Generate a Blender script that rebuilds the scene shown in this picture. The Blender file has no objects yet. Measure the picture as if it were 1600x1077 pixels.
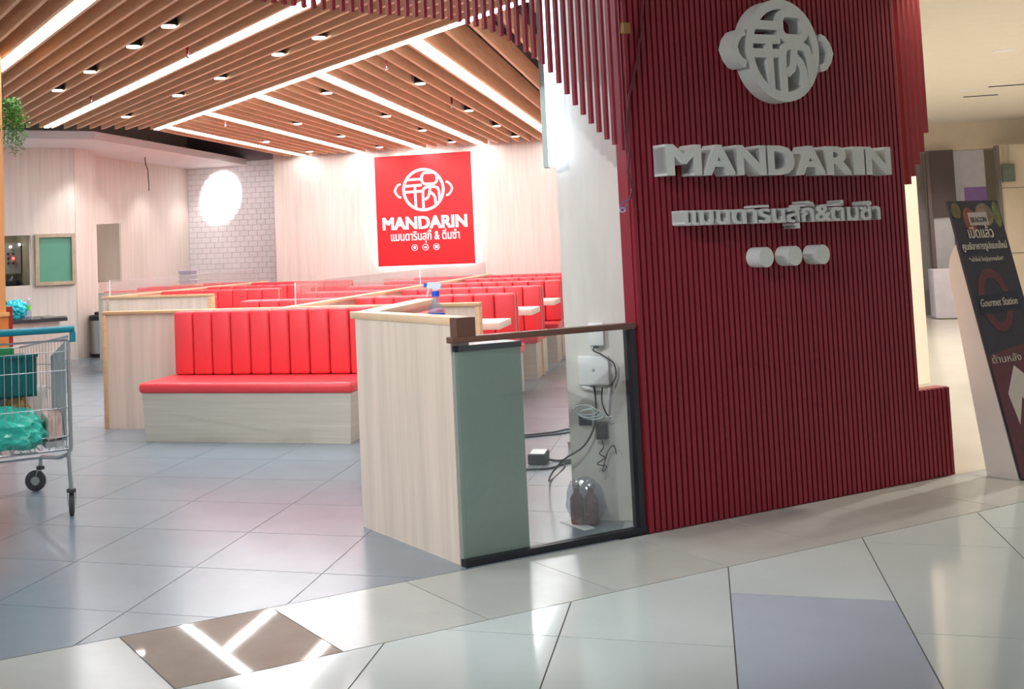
import bpy, bmesh, math, random
from mathutils import Vector, Matrix
random.seed(7)
S = bpy.context.scene
COL = S.collection

# ------------------------------------------------------------------ camera
def cam_axes(pitch, roll, yaw):
    p, r, y = (math.radians(a) for a in (pitch, roll, yaw))
    f0 = Vector((0, math.cos(p), math.sin(p))); r0 = Vector((1, 0, 0)); d0 = f0.cross(r0)
    rx = r0*math.cos(r) + d0*math.sin(r); dy = -r0*math.sin(r) + d0*math.cos(r)
    def rot(v): return Vector((math.cos(y)*v.x + math.sin(y)*v.y, -math.sin(y)*v.x + math.cos(y)*v.y, v.z))
    return rot(rx), rot(dy), rot(f0)
RX, DY, FW = cam_axes(3.612, 2.226, -17.2)
cd = bpy.data.cameras.new('camera'); cam = bpy.data.objects.new('camera', cd); COL.objects.link(cam)
mw = Matrix.Identity(4)
for i, a in enumerate((RX, -DY, -FW)):
    for j in range(3): mw[j][i] = a[j]
mw.translation = (0, 0, 1.35)
cam.matrix_world = mw
cd.sensor_fit = 'HORIZONTAL'; cd.sensor_width = 36; cd.lens = 1802*36/1600
cd.shift_x = (800-533)/1600; cd.shift_y = -(538.5-282)/1600
cd.clip_start = .05; cd.clip_end = 200
S.camera = cam
S.view_settings.view_transform = 'Standard'; S.view_settings.look = 'None'
S.view_settings.gamma = 1; S.view_settings.use_curve_mapping = False
S.view_settings.exposure = 0.95

# ------------------------------------------------------------------ world (dim even mall ambience)
wd = bpy.data.worlds.new('world'); S.world = wd; wd.use_nodes = True
bg = wd.node_tree.nodes['Background']; bg.inputs[0].default_value = (.84, .93, 1, 1); bg.inputs[1].default_value = .34

STRIP = 24.0      # emission of the ceiling strips
SPOT = 20.0       # watts of a restaurant downlight
MALL = 60.0       # watts of a mall downlight

# ------------------------------------------------------------------ helpers
R2 = math.sqrt(.5)
DV = Vector((R2, R2, 0)); CV = Vector((-R2, R2, 0)); ZV = Vector((0, 0, 1))
def W(d, c, z=0): return DV*d + CV*c + ZV*z

def srgb(r, g, b):
    def f(c):
        c /= 255
        return c/12.92 if c <= .04045 else ((c+.055)/1.055)**2.4
    return (f(r), f(g), f(b), 1)

MATS = {}
def mat(name, col, rough=.5, metal=0, var=.06, scale=(6, 6, 6), detail=4, bump=0, spec=.5, coat=0, emit=None, estr=0, alpha_tint=None, rnd=0, sub=0):
    if name in MATS: return MATS[name]
    m = bpy.data.materials.new(name); m.use_nodes = True; nt = m.node_tree; N = nt.nodes; L = nt.links
    b = N['Principled BSDF']; c = srgb(*col)
    tc = N.new('ShaderNodeTexCoord'); mp = N.new('ShaderNodeMapping'); mp.inputs['Scale'].default_value = scale
    L.new(tc.outputs['Object'], mp.inputs['Vector'])
    nz = N.new('ShaderNodeTexNoise'); nz.inputs['Scale'].default_value = 1; nz.inputs['Detail'].default_value = detail
    nz.inputs['Roughness'].default_value = .6
    L.new(mp.outputs[0], nz.inputs['Vector'])
    rp = N.new('ShaderNodeValToRGB'); rp.color_ramp.elements[0].position = .3; rp.color_ramp.elements[1].position = .7
    rp.color_ramp.elements[0].color = tuple(x*(1-var) for x in c[:3])+(1,)
    rp.color_ramp.elements[1].color = tuple(min(1, x*(1+var)) for x in c[:3])+(1,)
    L.new(nz.outputs['Fac'], rp.inputs[0]); out = rp.outputs[0]
    if rnd:
        oi = N.new('ShaderNodeObjectInfo'); hs = N.new('ShaderNodeHueSaturation')
        mr = N.new('ShaderNodeMapRange'); mr.inputs['To Min'].default_value = 1-rnd; mr.inputs['To Max'].default_value = 1+rnd
        L.new(oi.outputs['Random'], mr.inputs['Value']); L.new(mr.outputs[0], hs.inputs['Value']); L.new(out, hs.inputs['Color']); out = hs.outputs[0]
    L.new(out, b.inputs['Base Color'])
    b.inputs['Roughness'].default_value = rough; b.inputs['Metallic'].default_value = metal
    b.inputs['Specular IOR Level'].default_value = spec; b.inputs['Coat Weight'].default_value = coat
    b.inputs['Coat Roughness'].default_value = .1
    if bump:
        bp = N.new('ShaderNodeBump'); bp.inputs['Strength'].default_value = bump; bp.inputs['Distance'].default_value = .01
        L.new(nz.outputs['Fac'], bp.inputs['Height']); L.new(bp.outputs[0], b.inputs['Normal'])
    if emit:
        b.inputs['Emission Color'].default_value = srgb(*emit); b.inputs['Emission Strength'].default_value = estr
    MATS[name] = m; return m

def glass(name, tint, refl=.08, rough=.02, haze=0, hazecol=(255, 255, 255)):
    if name in MATS: return MATS[name]
    m = bpy.data.materials.new(name); m.use_nodes = True; nt = m.node_tree; N = nt.nodes; L = nt.links
    N.remove(N['Principled BSDF']); o = N['Material Output']
    t = N.new('ShaderNodeBsdfTransparent'); t.inputs[0].default_value = srgb(*tint)
    g = N.new('ShaderNodeBsdfGlossy'); g.inputs['Roughness'].default_value = rough
    lw = N.new('ShaderNodeLayerWeight'); lw.inputs[0].default_value = .25
    mr = N.new('ShaderNodeMapRange'); mr.inputs['To Min'].default_value = refl; mr.inputs['To Max'].default_value = .6
    L.new(lw.outputs['Facing'], mr.inputs['Value'])
    pw = N.new('ShaderNodeMath'); pw.operation = 'MULTIPLY'; pw.inputs[1].default_value = .6
    L.new(mr.outputs[0], pw.inputs[0])
    mx = N.new('ShaderNodeMixShader'); L.new(pw.outputs[0], mx.inputs[0]); L.new(t.outputs[0], mx.inputs[1]); L.new(g.outputs[0], mx.inputs[2])
    last = mx
    if haze:
        df = N.new('ShaderNodeBsdfTranslucent'); df.inputs[0].default_value = srgb(*hazecol)
        d2 = N.new('ShaderNodeBsdfDiffuse'); d2.inputs[0].default_value = srgb(*hazecol)
        ad = N.new('ShaderNodeMixShader'); L.new(df.outputs[0], ad.inputs[1]); L.new(d2.outputs[0], ad.inputs[2])
        m2 = N.new('ShaderNodeMixShader'); m2.inputs[0].default_value = haze
        L.new(mx.outputs[0], m2.inputs[1]); L.new(ad.outputs[0], m2.inputs[2]); last = m2
    L.new(last.outputs[0], o.inputs[0])
    MATS[name] = m; return m

def emis(name, col, strength):
    if name in MATS: return MATS[name]
    m = bpy.data.materials.new(name); m.use_nodes = True; nt = m.node_tree
    nt.nodes.remove(nt.nodes['Principled BSDF']); e = nt.nodes.new('ShaderNodeEmission')
    e.inputs[0].default_value = srgb(*col); e.inputs[1].default_value = strength
    nt.links.new(e.outputs[0], nt.nodes['Material Output'].inputs[0]); MATS[name] = m; return m

class MB:
    def __init__(s): s.v = []; s.f = []
    def add(s, vs, fs):
        o = len(s.v); s.v += [tuple(x) for x in vs]; s.f += [tuple(i+o for i in f) for f in fs]; return s
    def hexa(s, p):   # 8 points: bottom loop 0-3, top loop 4-7
        return s.add(p, [(3, 2, 1, 0), (4, 5, 6, 7), (0, 1, 5, 4), (1, 2, 6, 5), (2, 3, 7, 6), (3, 0, 4, 7)])
    def box(s, x0, y0, z0, x1, y1, z1):
        return s.hexa([(x0, y0, z0), (x1, y0, z0), (x1, y1, z0), (x0, y1, z0), (x0, y0, z1), (x1, y0, z1), (x1, y1, z1), (x0, y1, z1)])
    def dbox(s, d0, c0, z0, d1, c1, z1):   # box aligned with the shopfront (D along it, C into the shop)
        return s.hexa([W(d0, c0, z0), W(d1, c0, z0), W(d1, c1, z0), W(d0, c1, z0), W(d0, c0, z1), W(d1, c0, z1), W(d1, c1, z1), W(d0, c1, z1)])
    def prism(s, poly, ax, ay, az, o, h0, h1):   # 2D polygon (ccw) in ax/ay, extruded along az
        n = len(poly); o = Vector(o)
        lo = [o+ax*x+ay*y+az*h0 for x, y in poly]; hi = [o+ax*x+ay*y+az*h1 for x, y in poly]
        return s.add(lo+hi, [tuple(reversed(range(n))), tuple(range(n, 2*n))]+[(i, (i+1) % n, n+(i+1) % n, n+i) for i in range(n)])
    def flat(s, poly, z0, z1):
        return s.prism(poly, Vector((1, 0, 0)), Vector((0, 1, 0)), ZV, (0, 0, 0), z0, z1)
    def tube(s, pts, r, n=6, caps=True, closed=False):
        pts = [Vector(p) for p in pts]; m = len(pts); vs = []; ref = None
        rr = r if isinstance(r, (list, tuple)) else [r]*m
        for i, p in enumerate(pts):
            a = pts[(i-1) % m] if (closed or i > 0) else p; b = pts[(i+1) % m] if (closed or i < m-1) else p
            t = (b-a).normalized()
            if ref is None: ref = Vector((0, 0, 1)) if abs(t.z) < .9 else Vector((1, 0, 0))
            u = t.cross(ref).normalized(); w = u.cross(t).normalized(); ref = w
            for k in range(n):
                a2 = 2*math.pi*k/n; vs.append(p+(u*math.cos(a2)+w*math.sin(a2))*rr[i])
        fs = []
        for i in range(m if closed else m-1):
            j = (i+1) % m
            for k in range(n): fs.append((i*n+k, i*n+(k+1) % n, j*n+(k+1) % n, j*n+k))
        if caps and not closed: fs += [tuple(reversed(range(n))), tuple((m-1)*n+k for k in range(n))]
        return s.add(vs, fs)
    def lathe(s, prof, o, n=16, ax=ZV):   # profile (r, h) about axis ax at o
        o = Vector(o); ax = Vector(ax).normalized(); u = ax.orthogonal().normalized(); w = ax.cross(u)
        vs = []
        for r, h in prof:
            for k in range(n):
                a = 2*math.pi*k/n; vs.append(o+ax*h+(u*math.cos(a)+w*math.sin(a))*r)
        fs = [(i*n+k, i*n+(k+1) % n, (i+1)*n+(k+1) % n, (i+1)*n+k) for i in range(len(prof)-1) for k in range(n)]
        fs += [tuple(reversed(range(n))), tuple((len(prof)-1)*n+k for k in range(n))]
        return s.add(vs, fs)
    def ribbon(s, pts, w, ax, ay, az, o, h0, h1, closed=False):   # flat stroke of width w, extruded
        P = [Vector((x, y)) for x, y in pts]; n = len(P); L = []; Rr = []
        for i in range(n):
            a = P[(i-1) % n] if (closed or i) else P[i]; b = P[(i+1) % n] if (closed or i < n-1) else P[i]
            d1 = (P[i]-a); d2 = (b-P[i])
            if d1.length < 1e-9: d1 = d2
            if d2.length < 1e-9: d2 = d1
            d1.normalize(); d2.normalize(); t = (d1+d2).normalized(); nn = Vector((-t.y, t.x))
            k = 1/max(.5, nn.dot(Vector((-d1.y, d1.x))))
            L.append(P[i]+nn*w/2*k); Rr.append(P[i]-nn*w/2*k)
        o = Vector(o); vs = []
        for i in range(n):
            for q, h in ((L[i], h0), (Rr[i], h0), (Rr[i], h1), (L[i], h1)): vs.append(o+ax*q.x+ay*q.y+az*h)
        fs = []
        for i in range(n if closed else n-1):
            j = (i+1) % n
            for k in range(4): fs.append((i*4+k, i*4+(k+1) % 4, j*4+(k+1) % 4, j*4+k))
        if not closed: fs += [(3, 2, 1, 0), tuple((n-1)*4+k for k in range(4))]
        return s.add(vs, fs)
    def mesh(s, name, off=(0, 0, 0)):
        off = Vector(off); me = bpy.data.meshes.new(name)
        me.from_pydata([tuple(Vector(v)-off) for v in s.v], [], s.f); me.validate()
        bm = bmesh.new(); bm.from_mesh(me); bmesh.ops.recalc_face_normals(bm, faces=bm.faces); bm.to_mesh(me); bm.free()
        return me
    def base(s):
        xs, ys, zs = zip(*s.v); return Vector(((min(xs)+max(xs))/2, (min(ys)+max(ys))/2, min(zs)))
    def build(s, name, m, parent=None, bevel=0, seg=2, smooth=None):
        off = wloc(parent) if parent else s.base()
        me = s.mesh(name, off)
        if bevel:
            bm = bmesh.new(); bm.from_mesh(me)
            bmesh.ops.remove_doubles(bm, verts=bm.verts, dist=1e-5)
            bmesh.ops.bevel(bm, geom=list(bm.edges), offset=bevel, segments=seg, affect='EDGES', profile=.5, clamp_overlap=True)
            bm.to_mesh(me); bm.free()
        if smooth or bevel:
            for p in me.polygons: p.use_smooth = True
            me.set_sharp_from_angle(angle=math.radians(smooth or 35))
        return link(name, me, m, parent, None if parent else off)
LOC = {}
def wloc(o): return LOC[o.name] if o.name in LOC else Vector((0, 0, 0))
def link(name, me, m, parent=None, loc=None):
    o = bpy.data.objects.new(name, me); COL.objects.link(o)
    if m and not me.materials: me.materials.append(m)
    if parent: o.parent = parent; LOC[o.name] = LOC[parent.name].copy()
    else:
        o.location = loc if loc is not None else (0, 0, 0); LOC[o.name] = Vector(o.location)
    return o
def tag(o, label=None, cat=None, group=None, kind=None):
    if label: o['label'] = label
    if cat: o['category'] = cat
    if group: o['group'] = group
    if kind: o['kind'] = kind
    return o
def thing(name, loc, label, cat, group=None):
    o = bpy.data.objects.new(name, None); COL.objects.link(o); o.location = loc; o.empty_display_size = .1
    LOC[o.name] = Vector(loc); return tag(o, label, cat, group)
def struct(o, label, cat=None): return tag(o, label, cat, kind='structure')

def text_mesh(body, h, width=None, extrude=.002, bold=0., align='CENTER', shear=0, track=1.0):
    cu = bpy.data.curves.new('lettering', 'FONT'); cu.body = body; cu.size = 1; cu.align_x = 'LEFT'
    cu.resolution_u = 3; cu.shear = shear; cu.space_character = track
    o = bpy.data.objects.new('lettering', cu); COL.objects.link(o); bpy.context.view_layer.update()
    me = bpy.data.meshes.new_from_object(o.evaluated_get(bpy.context.evaluated_depsgraph_get()))
    bpy.data.objects.remove(o); bpy.data.curves.remove(cu)
    me.materials.clear()
    xs = [v.co.x for v in me.vertices]; ys = [v.co.y for v in me.vertices]
    x0, x1 = min(xs), max(xs)
    sy = h                                  # h = size of 1 em unit
    sx = width/(x1-x0) if width else sy
    bm = bmesh.new(); bm.from_mesh(me)
    for v in bm.verts:
        v.co.x = (v.co.x-(x0+x1)/2)*sx if align == 'CENTER' else (v.co.x-x0)*sx
        v.co.y *= sy; v.co.z = 0
    bmesh.ops.remove_doubles(bm, verts=bm.verts, dist=1e-6)
    r = bmesh.ops.extrude_face_region(bm, geom=list(bm.faces))
    bmesh.ops.translate(bm, verts=[g for g in r['geom'] if isinstance(g, bmesh.types.BMVert)], vec=(0, 0, extrude))
    if bold:
        g0 = list(bm.verts)+list(bm.edges)+list(bm.faces); b = bold*sy
        for dx, dy in ((b, b*.6), (-b, b*.6), (b, -b*.6)):
            q = bmesh.ops.duplicate(bm, geom=g0)['geom']
            bmesh.ops.translate(bm, verts=[g for g in q if isinstance(g, bmesh.types.BMVert)], vec=(dx, dy, random.uniform(-.0004, .0004)))
        bmesh.ops.translate(bm, verts=[v for v in g0 if isinstance(v, bmesh.types.BMVert)], vec=(-b, -b*.6, 0))
    bmesh.ops.recalc_face_normals(bm, faces=bm.faces)
    bm.to_mesh(me); bm.free(); return me
def place_text(name, me, m, o, ax, ay, parent=None):
    az = ax.cross(ay); M = Matrix.Identity(4)
    for i, a in enumerate((ax, ay, az)):
        for j in range(3): M[j][i] = a[j]
    M.translation = Vector(o)-(wloc(parent) if parent else Vector((0, 0, 0)))
    me.transform(M); return link(name, me, m, parent)

# ------------------------------------------------------------------ materials
LAMV = mat('light_laminate_vertical', (219, 206, 195), .45, var=.09, scale=(22, 22, 1.1), detail=5)
LAMV2 = mat('ash_laminate_vertical', (222, 203, 187), .45, var=.12, scale=(16, 16, .7), detail=6)
LAMH = mat('grey_laminate_horizontal', (205, 198, 183), .45, var=.09, scale=(1.5, 1.5, 45), detail=5)
OAK = mat('oak_trim', (212, 174, 130), .4, var=.1, scale=(5, 5, 30))
PALEOAK = mat('pale_oak', (222, 190, 155), .4, var=.08, scale=(8, 3, 8))
SLAT = mat('slat_wood', (240, 198, 158), .5, var=.10, scale=(3, 3, 28), detail=4, rnd=.06)
RED = mat('red_leatherette', (231, 66, 73), .38, var=.03, scale=(60, 60, 60), bump=.04)
REDPAINT = mat('crimson_paint', (136, 28, 44), .5, var=.10, scale=(30, 30, 2))
BANNER = mat('banner_red', (206, 18, 26), .35, var=.02)
WHITE = mat('white_paint', (240, 240, 240), .5, var=.015)
PRINT = mat('white_print', (250, 244, 246), .4, var=.01)
FOAM = mat('grey_white_foam', (212, 214, 210), .8, var=.03, scale=(40, 40, 40))
BLACK = mat('black_metal', (22, 22, 24), .4, var=.05)
CHAR = mat('charcoal', (40, 42, 48), .5, var=.08)
DARKDECK = mat('dark_ceiling_deck', (26, 30, 40), .7, var=.2, scale=(2, 2, 2))
DUCT = mat('grey_duct', (105, 112, 125), .45, metal=.4, var=.1)
STEEL = mat('brushed_steel', (178, 178, 176), .28, metal=1, var=.06, scale=(30, 30, 2))
CHROME = mat('cart_chrome', (176, 178, 182), .35, metal=.85, var=.03)
RUBBER = mat('grey_rubber', (62, 62, 66), .7, var=.06)
BROWN = mat('bronze_rail', (104, 70, 56), .42, var=.08, scale=(10, 10, 10))
FRAMEBLK = mat('black_frame', (24, 24, 34), .4, var=.05)
GREENPANEL = mat('sage_panel', (134, 149, 141), .5, var=.03, scale=(40, 40, 40))
TILE_IN = mat('grey_porcelain', (126, 139, 149), .24, var=.05, scale=(3, 3, 3), rnd=.03, spec=.6)
GROUT = mat('grout', (186, 188, 190), .7, var=.05)
TILE_BAND = mat('beige_grey_porcelain', (178, 181, 176), .2, var=.06, scale=(3, 3, 3), rnd=.06)
TILE_DARK = mat('polished_brown_stone', (166, 159, 152), .03, var=.1, scale=(5, 5, 5), detail=6, spec=.9)
TILE_MALL = mat('ivory_polished_tile', (198, 208, 207), .1, var=.04, scale=(2, 2, 2), rnd=.02, spec=.6)
TILE_BLUE = mat('blue_grey_tile', (176, 187, 200), .12, var=.04, scale=(3, 3, 3), spec=.6)
MALLFLOOR = mat('mall_floor', (214, 206, 190), .15, var=.04, scale=(1.5, 1.5, 1.5))
CREAM = mat('cream_wall', (222, 206, 184), .6, var=.03)
SUBWAY = mat('white_subway_tile', (224, 222, 224), .25, var=.02, rnd=.02, scale=(5, 5, 5))
SUBGROUT = mat('subway_grout', (150, 146, 150), .8, var=.05)
MARBLE = mat('pale_column_laminate', (230, 225, 218), .4, var=.12, scale=(5, 5, .9), detail=6)
TEAL = mat('teal_plastic', (16, 140, 160), .35, var=.04)
TEALCRATE = mat('teal_crate_plastic', (10, 120, 122), .45, var=.05)
LEAF = mat('leaf_green', (72, 138, 40), .5, var=.35, scale=(25, 25, 25))
GLASS = glass('clear_glass', (250, 253, 252), .05)
ACRYL = glass('clear_acrylic', (245, 245, 246), .12, haze=.06)
PET = glass('clear_plastic', (226, 238, 250), .15, haze=.12, hazecol=(215, 230, 250))
LEDM = emis('led_strip_white', (246, 250, 255), STRIP)
LENS = emis('downlight_lens', (255, 250, 244), 9)

# ------------------------------------------------------------------ FLOOR
fl = MB().flat([(-14, -8), (14, -8), (14, 30), (-14, 30)], -.12, -.008).build('floor', MALLFLOOR)
struct(fl, 'tiled floor of the restaurant and the mall walkway', 'floor')
grout_in = MB().flat([(-2.63, 3.32), (.3, 6.24), (.3, 18.4), (-10, 18.4), (-12, 9)], -.0079, -.003).build('grout_bed', GROUT, fl)
def clip(poly, nx, ny, k):       # keep nx*x+ny*y >= k
    out = []
    for i, a in enumerate(poly):
        b = poly[(i+1) % len(poly)]; da = nx*a[0]+ny*a[1]-k; db = nx*b[0]+ny*b[1]-k
        if da >= 0: out.append(a)
        if (da >= 0) != (db >= 0):
            t = da/(da-db); out.append((a[0]+(b[0]-a[0])*t, a[1]+(b[1]-a[1])*t))
    return out
def project(p):
    v = Vector(p)-Vector((0, 0, 1.35)); z = v.dot(FW)
    return (533+1802*v.dot(RX)/z, 282+1802*v.dot(DY)/z) if z > .1 else (1e9, 1e9)
SEAM = 4.165; BANDLO = 3.57; G = .0025
def tile(poly, m, name='floor_tile', z=0, gap=G):
    cx = sum(p[0] for p in poly)/len(poly); cy = sum(p[1] for p in poly)/len(poly)
    # shrink polygon by offsetting every edge inwards
    q = poly; n = len(poly)
    for i in range(n):
        a, b = poly[i], poly[(i+1) % n]; ex, ey = b[0]-a[0], b[1]-a[1]; l = math.hypot(ex, ey)
        if l < 1e-6: continue
        nx, ny = -ey/l, ex/l; q = clip(q, nx, ny, nx*a[0]+ny*a[1]+gap)
        if len(q) < 3: return None
    return MB().flat(q, -.0025, z).build(name, m, fl)
rest = MB(); full_me = None; PX, PY = .59, .635
me_full = MB().box(-PX/2+G, -PY/2+G, -.0025, PX/2-G, PY/2-G, 0).mesh('floor_tile'); me_full.materials.append(TILE_IN)
ntile = 0
for j in range(-2, 24):
    for i in range(-14, 5):
        x0 = -2.20+PX*i; y0 = 4.715+PY*j; cx, cy = x0+PX/2, y0+PY/2
        if cx > -.2 or cx < -9.4 or cy > 18.2: continue
        poly = [(x0, y0), (x0+PX, y0), (x0+PX, y0+PY), (x0, y0+PY)]
        pc = clip(poly, -R2, R2, SEAM)
        if len(pc) < 3: continue
        u, v = project((cx, cy, 0))
        inview = -60 < u < 1010 and 440 < v < 1150
        if inview and cy < 12 and not (cx > -.75 and cy > 6.0):
            if len(pc) == 4 and all(abs(a[0]-b[0])+abs(a[1]-b[1]) < 1e-6 for a, b in zip(pc, poly)):
                o = link('floor_tile', me_full, TILE_IN, fl); o.location = Vector((cx, cy, 0))-LOC[fl.name]
            else: tile(pc, TILE_IN)
            ntile += 1
        else:
            rest.flat([(x0+G, y0+G), (x0+PX-G, y0+G), (x0+PX-G, y0+PY-G), (x0+G, y0+PY-G)] if len(pc) == 4 and pc == poly else pc, -.0025, 0)
tag(rest.build('far_floor_tiles', TILE_IN, fl), kind='stuff')
# the band of square tiles along the shopfront
gb = MB(); gb.dbox(-2, BANDLO-4, -.0079, 9, SEAM, -.003); gb.build('grout_bed', mat('dark_grout', (96, 94, 92), .8), fl)
for k in range(-3, 12):
    d0 = 1.22+.6*k
    a = [W(d0, BANDLO), W(d0+.6, BANDLO), W(d0+.6, SEAM), W(d0, SEAM)]
    if d0 > 6.3: break
    tile([(p.x, p.y) for p in a], TILE_DARK if k == 0 else TILE_BAND)
# ivory tiles of the walkway, 0.575 x 1.2 m, staggered columns
starts = {-5: 4.1, -4: 3.5, -3: 4.1, -2: 4.1, -1: 4.1, 0: 4.71, 1: 4.35, 2: 4.71, 3: 4.1, 4: 4.71, 5: 4.1, 6: 4.4, 7: 4.1}
for i, st in starts.items():
    x0 = .03+.5765*i
    for j in range(-3, 4):
        y0 = st+1.21*j; poly = [(x0, y0), (x0+.5765, y0), (x0+.5765, y0+1.21), (x0, y0+1.21)]
        pc = clip(poly, R2, -R2, -BANDLO)
        if len(pc) < 3 or y0 < 1.5 or y0 > 6.6: continue
        tile(pc, TILE_BLUE if (i == 0 and j == -1) else TILE_MALL)

# ------------------------------------------------------------------ CEILINGS
deck = MB().flat([(-10.5, 6.0), (-7.2, 2.9), (-1.6, 4.4), (1.2, 7.25), (1.2, 19.9), (-10.5, 19.9)], 3.75, 3.85).build('ceiling', DARKDECK)
struct(deck, 'dark open ceiling deck with hung wooden slats', 'ceiling')
TH, HT, Z0 = .028, .19, 3.0
pitchL = .1545; startL = 1.958
def slat_l(d):
    MB().dbox(d-TH/2, 4.36, Z0, d+TH/2, 13.95+random.uniform(-.03, .03), Z0+HT).build('slat', SLAT, deck)
for k in range(-7, 18): slat_l(startL+pitchL*(k+.5))
STRX = [-2.07, -3.265, -4.27, -5.30, -6.27]
slx = []
for a, b in zip(STRX[:-1], STRX[1:]):
    n = round((a-b)/.17); p = (a-b)/n
    slx += [a-p*(i+.5) for i in range(n)]
slx += [-6.27-.085, -6.27-.255]
slx += [-2.07+.085, -2.07+.30, -2.07+.53, -2.07+.78, -2.07+1.05]
for x in slx:
    a, b = x-TH/2, x+TH/2; k = 6.745
    MB().hexa([(a, k-a, Z0), (b, k-b, Z0), (b, 18.22, Z0), (a, 18.22, Z0), (a, k-a, Z0+HT), (b, k-b, Z0+HT), (b, 18.22, Z0+HT), (a, 18.22, Z0+HT)]).build('slat', SLAT, deck)
# carriers that hold the slats, ducts and pipes above them
for c in (6.5, 9.0, 11.5, 13.6):
    MB().dbox(.9, c-.02, Z0+HT, 4.7, c+.02, Z0+HT+.04).build('carrier_rail', CHAR, deck)
for y in (10, 12.5, 15, 17.5):
    MB().box(-6.6 if y > 13.4 else 6.9-y, y-.02, Z0+HT, -1.0, y+.02, Z0+HT+.04).build('carrier_rail', CHAR, deck)
for pts, r in (([(-7.4, 13.2, 3.45), (-6.7, 18.2, 3.45)], .09), ([(-7.0, 12.6, 3.3), (-6.6, 18.0, 3.32)], .03), ([(-1.7, 7.6, 3.5), (-1.2, 18, 3.5)], .14),
               ([(-3, 6.2, 3.5), (-9, 12.5, 3.5)], .1), ([(-7.6, 15.5, 3.35), (-1, 16.2, 3.4)], .025), ([(-1.45, 8, 3.28), (-1.35, 17, 3.3)], .02)):
    MB().tube(pts, r, 8).build('pipe', DUCT, deck)

def strip(p0, p1, side, label):
    p0, p1, side = Vector(p0), Vector(p1), Vector(side).normalized()
    t = thing('light_strip', (p0+p1)/2, label, 'light strip', 'white strip lights between the ceiling slats')
    def bar(w, z0, z1, name, m):
        a = side*w
        MB().hexa([p0-a+ZV*z0, p1-a+ZV*z0, p1+a+ZV*z0, p0+a+ZV*z0, p0-a+ZV*z1, p1-a+ZV*z1, p1+a+ZV*z1, p0+a+ZV*z1]).build(name, m, t)
    bar(.030, .016, .06, 'housing', WHITE); bar(.026, 0, .0155, 'diffuser', LEDM)
strip(W(1.958, 4.5, Z0), W(1.958, 13.9, Z0), DV, 'leftmost long white light strip in the angled slats, above the hanging plant')
strip(W(3.338, 4.5, Z0), W(3.338, 13.9, Z0), DV, 'middle long white light strip running through the angled slats')
strip(W(4.735, 4.9, Z0), W(4.735, 13.95, Z0), DV, 'long white light strip on the seam between the two slat directions')
for x, w in zip(STRX, ('rightmost', 'second from the right', 'middle', 'second from the left', 'leftmost')):
    strip((x, 6.86-x, Z0), (x, 18.2, Z0), (1, 0, 0), 'white light strip running toward the red sign, %s of five' % w)

def lamp(parent, loc, energy, size=100, blend=.7, target=None, col=(1, .98, .97), radius=.04):
    l = bpy.data.lights.new('lamp', 'SPOT'); l.energy = energy; l.spot_size = math.radians(size); l.spot_blend = blend
    l.color = col; l.shadow_soft_size = radius
    o = bpy.data.objects.new('lamp', l); COL.objects.link(o); o.parent = parent
    o.location = Vector(loc)-LOC[parent.name]
    d = (Vector(target)-Vector(loc)) if target else Vector((0, 0, -1))
    o.rotation_euler = d.to_track_quat('-Z', 'Y').to_euler()
    return o
def downlight(x, y, label, group, z=Z0, e=SPOT, target=None, can=True, size=100, r=.055, col=(1, .98, .97)):
    t = thing('downlight', (x, y, z), label, 'downlight', group)
    if can:
        MB().lathe([(r, .006), (r+.004, .006), (r+.004, .12), (0.001, .12)], (x, y, z), 20).build('can', BLACK, t, smooth=40)
        MB().lathe([(.001, 0), (r-.004, 0), (r-.004, .006), (.001, .006)], (x, y, z-.002), 20).build('lens', LENS, t)
    else:
        MB().lathe([(r, -.006), (r+.02, -.004), (r+.02, 0), (r, 0)], (x, y, z), 20).build('rim', WHITE, t)
        MB().lathe([(.001, -.003), (r, -.003), (r, -.001), (.001, -.001)], (x, y, z), 20).build('lens', LENS, t)
    lamp(t, (x, y, z-.02), e, size, .75, target, col); return t
ORD = ['nearest', 'second', 'third', 'fourth', 'fifth']
for i, c in enumerate((7.71, 8.53, 9.77, 10.9)):
    p = W(startL+5*pitchL, c); downlight(p.x, p.y, 'black can downlight left of the middle angled strip, %s from the red slats' % ORD[i], 'downlights in the angled slats')
for i, c in enumerate((7.8, 8.55, 9.84, 10.99, 12.74)):
    p = W(startL+13*pitchL, c); downlight(p.x, p.y, 'black can downlight beside the seam strip in the angled slats, %s from the red slats' % ORD[i], 'downlights in the angled slats')
def gapx(x):
    s = sorted(slx); best = min(range(len(s)-1), key=lambda i: abs((s[i]+s[i+1])/2-x)); return (s[best]+s[best+1])/2
for nm, x, ys in (('rightmost', -2.64, (11.13, 13.66, 15.63, 17.3)), ('second-from-right', -3.68, (11.26, 13.62, 15.54, 17.53)),
                  ('third-from-right', -4.70, (13.7, 15.56, 17.59)), ('leftmost', -5.88, (15.6, 17.55))):
    for i, y in enumerate(ys):
        downlight(gapx(x), y, 'black can downlight over the booths, %s in the %s row' % (ORD[i], nm), 'downlights over the booths', e=SPOT*(.9 if y > 17 else 1))
for x, y, lb in ((-3.78, 8.255, 'beside the middle angled strip, nearest the red slats'), (-5.69, 10.12, 'beside the middle angled strip, farther one'),
                 (-2.53, 9.64, 'by the seam strip over the nearest booths'), (-5.4, 12.81, 'between the two leftmost parallel strips'), (-2.58, 12.63, 'in the row of the rightmost downlights')):
    t = thing('fire_sprinkler', (x, y, 2.93), 'small red-piped fire sprinkler ' + lb, 'sprinkler', 'ceiling sprinklers')
    MB().tube([(x, y, 2.96), (x, y, 3.76)], .012, 8).build('pipe', mat('sprinkler_red', (150, 30, 36), .5), t)
    MB().lathe([(.012, 0), (.014, .01), (.006, .02), (.006, .035), (.014, .04)], (x, y, 2.925), 10).build('head', CHROME, t)

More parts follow.
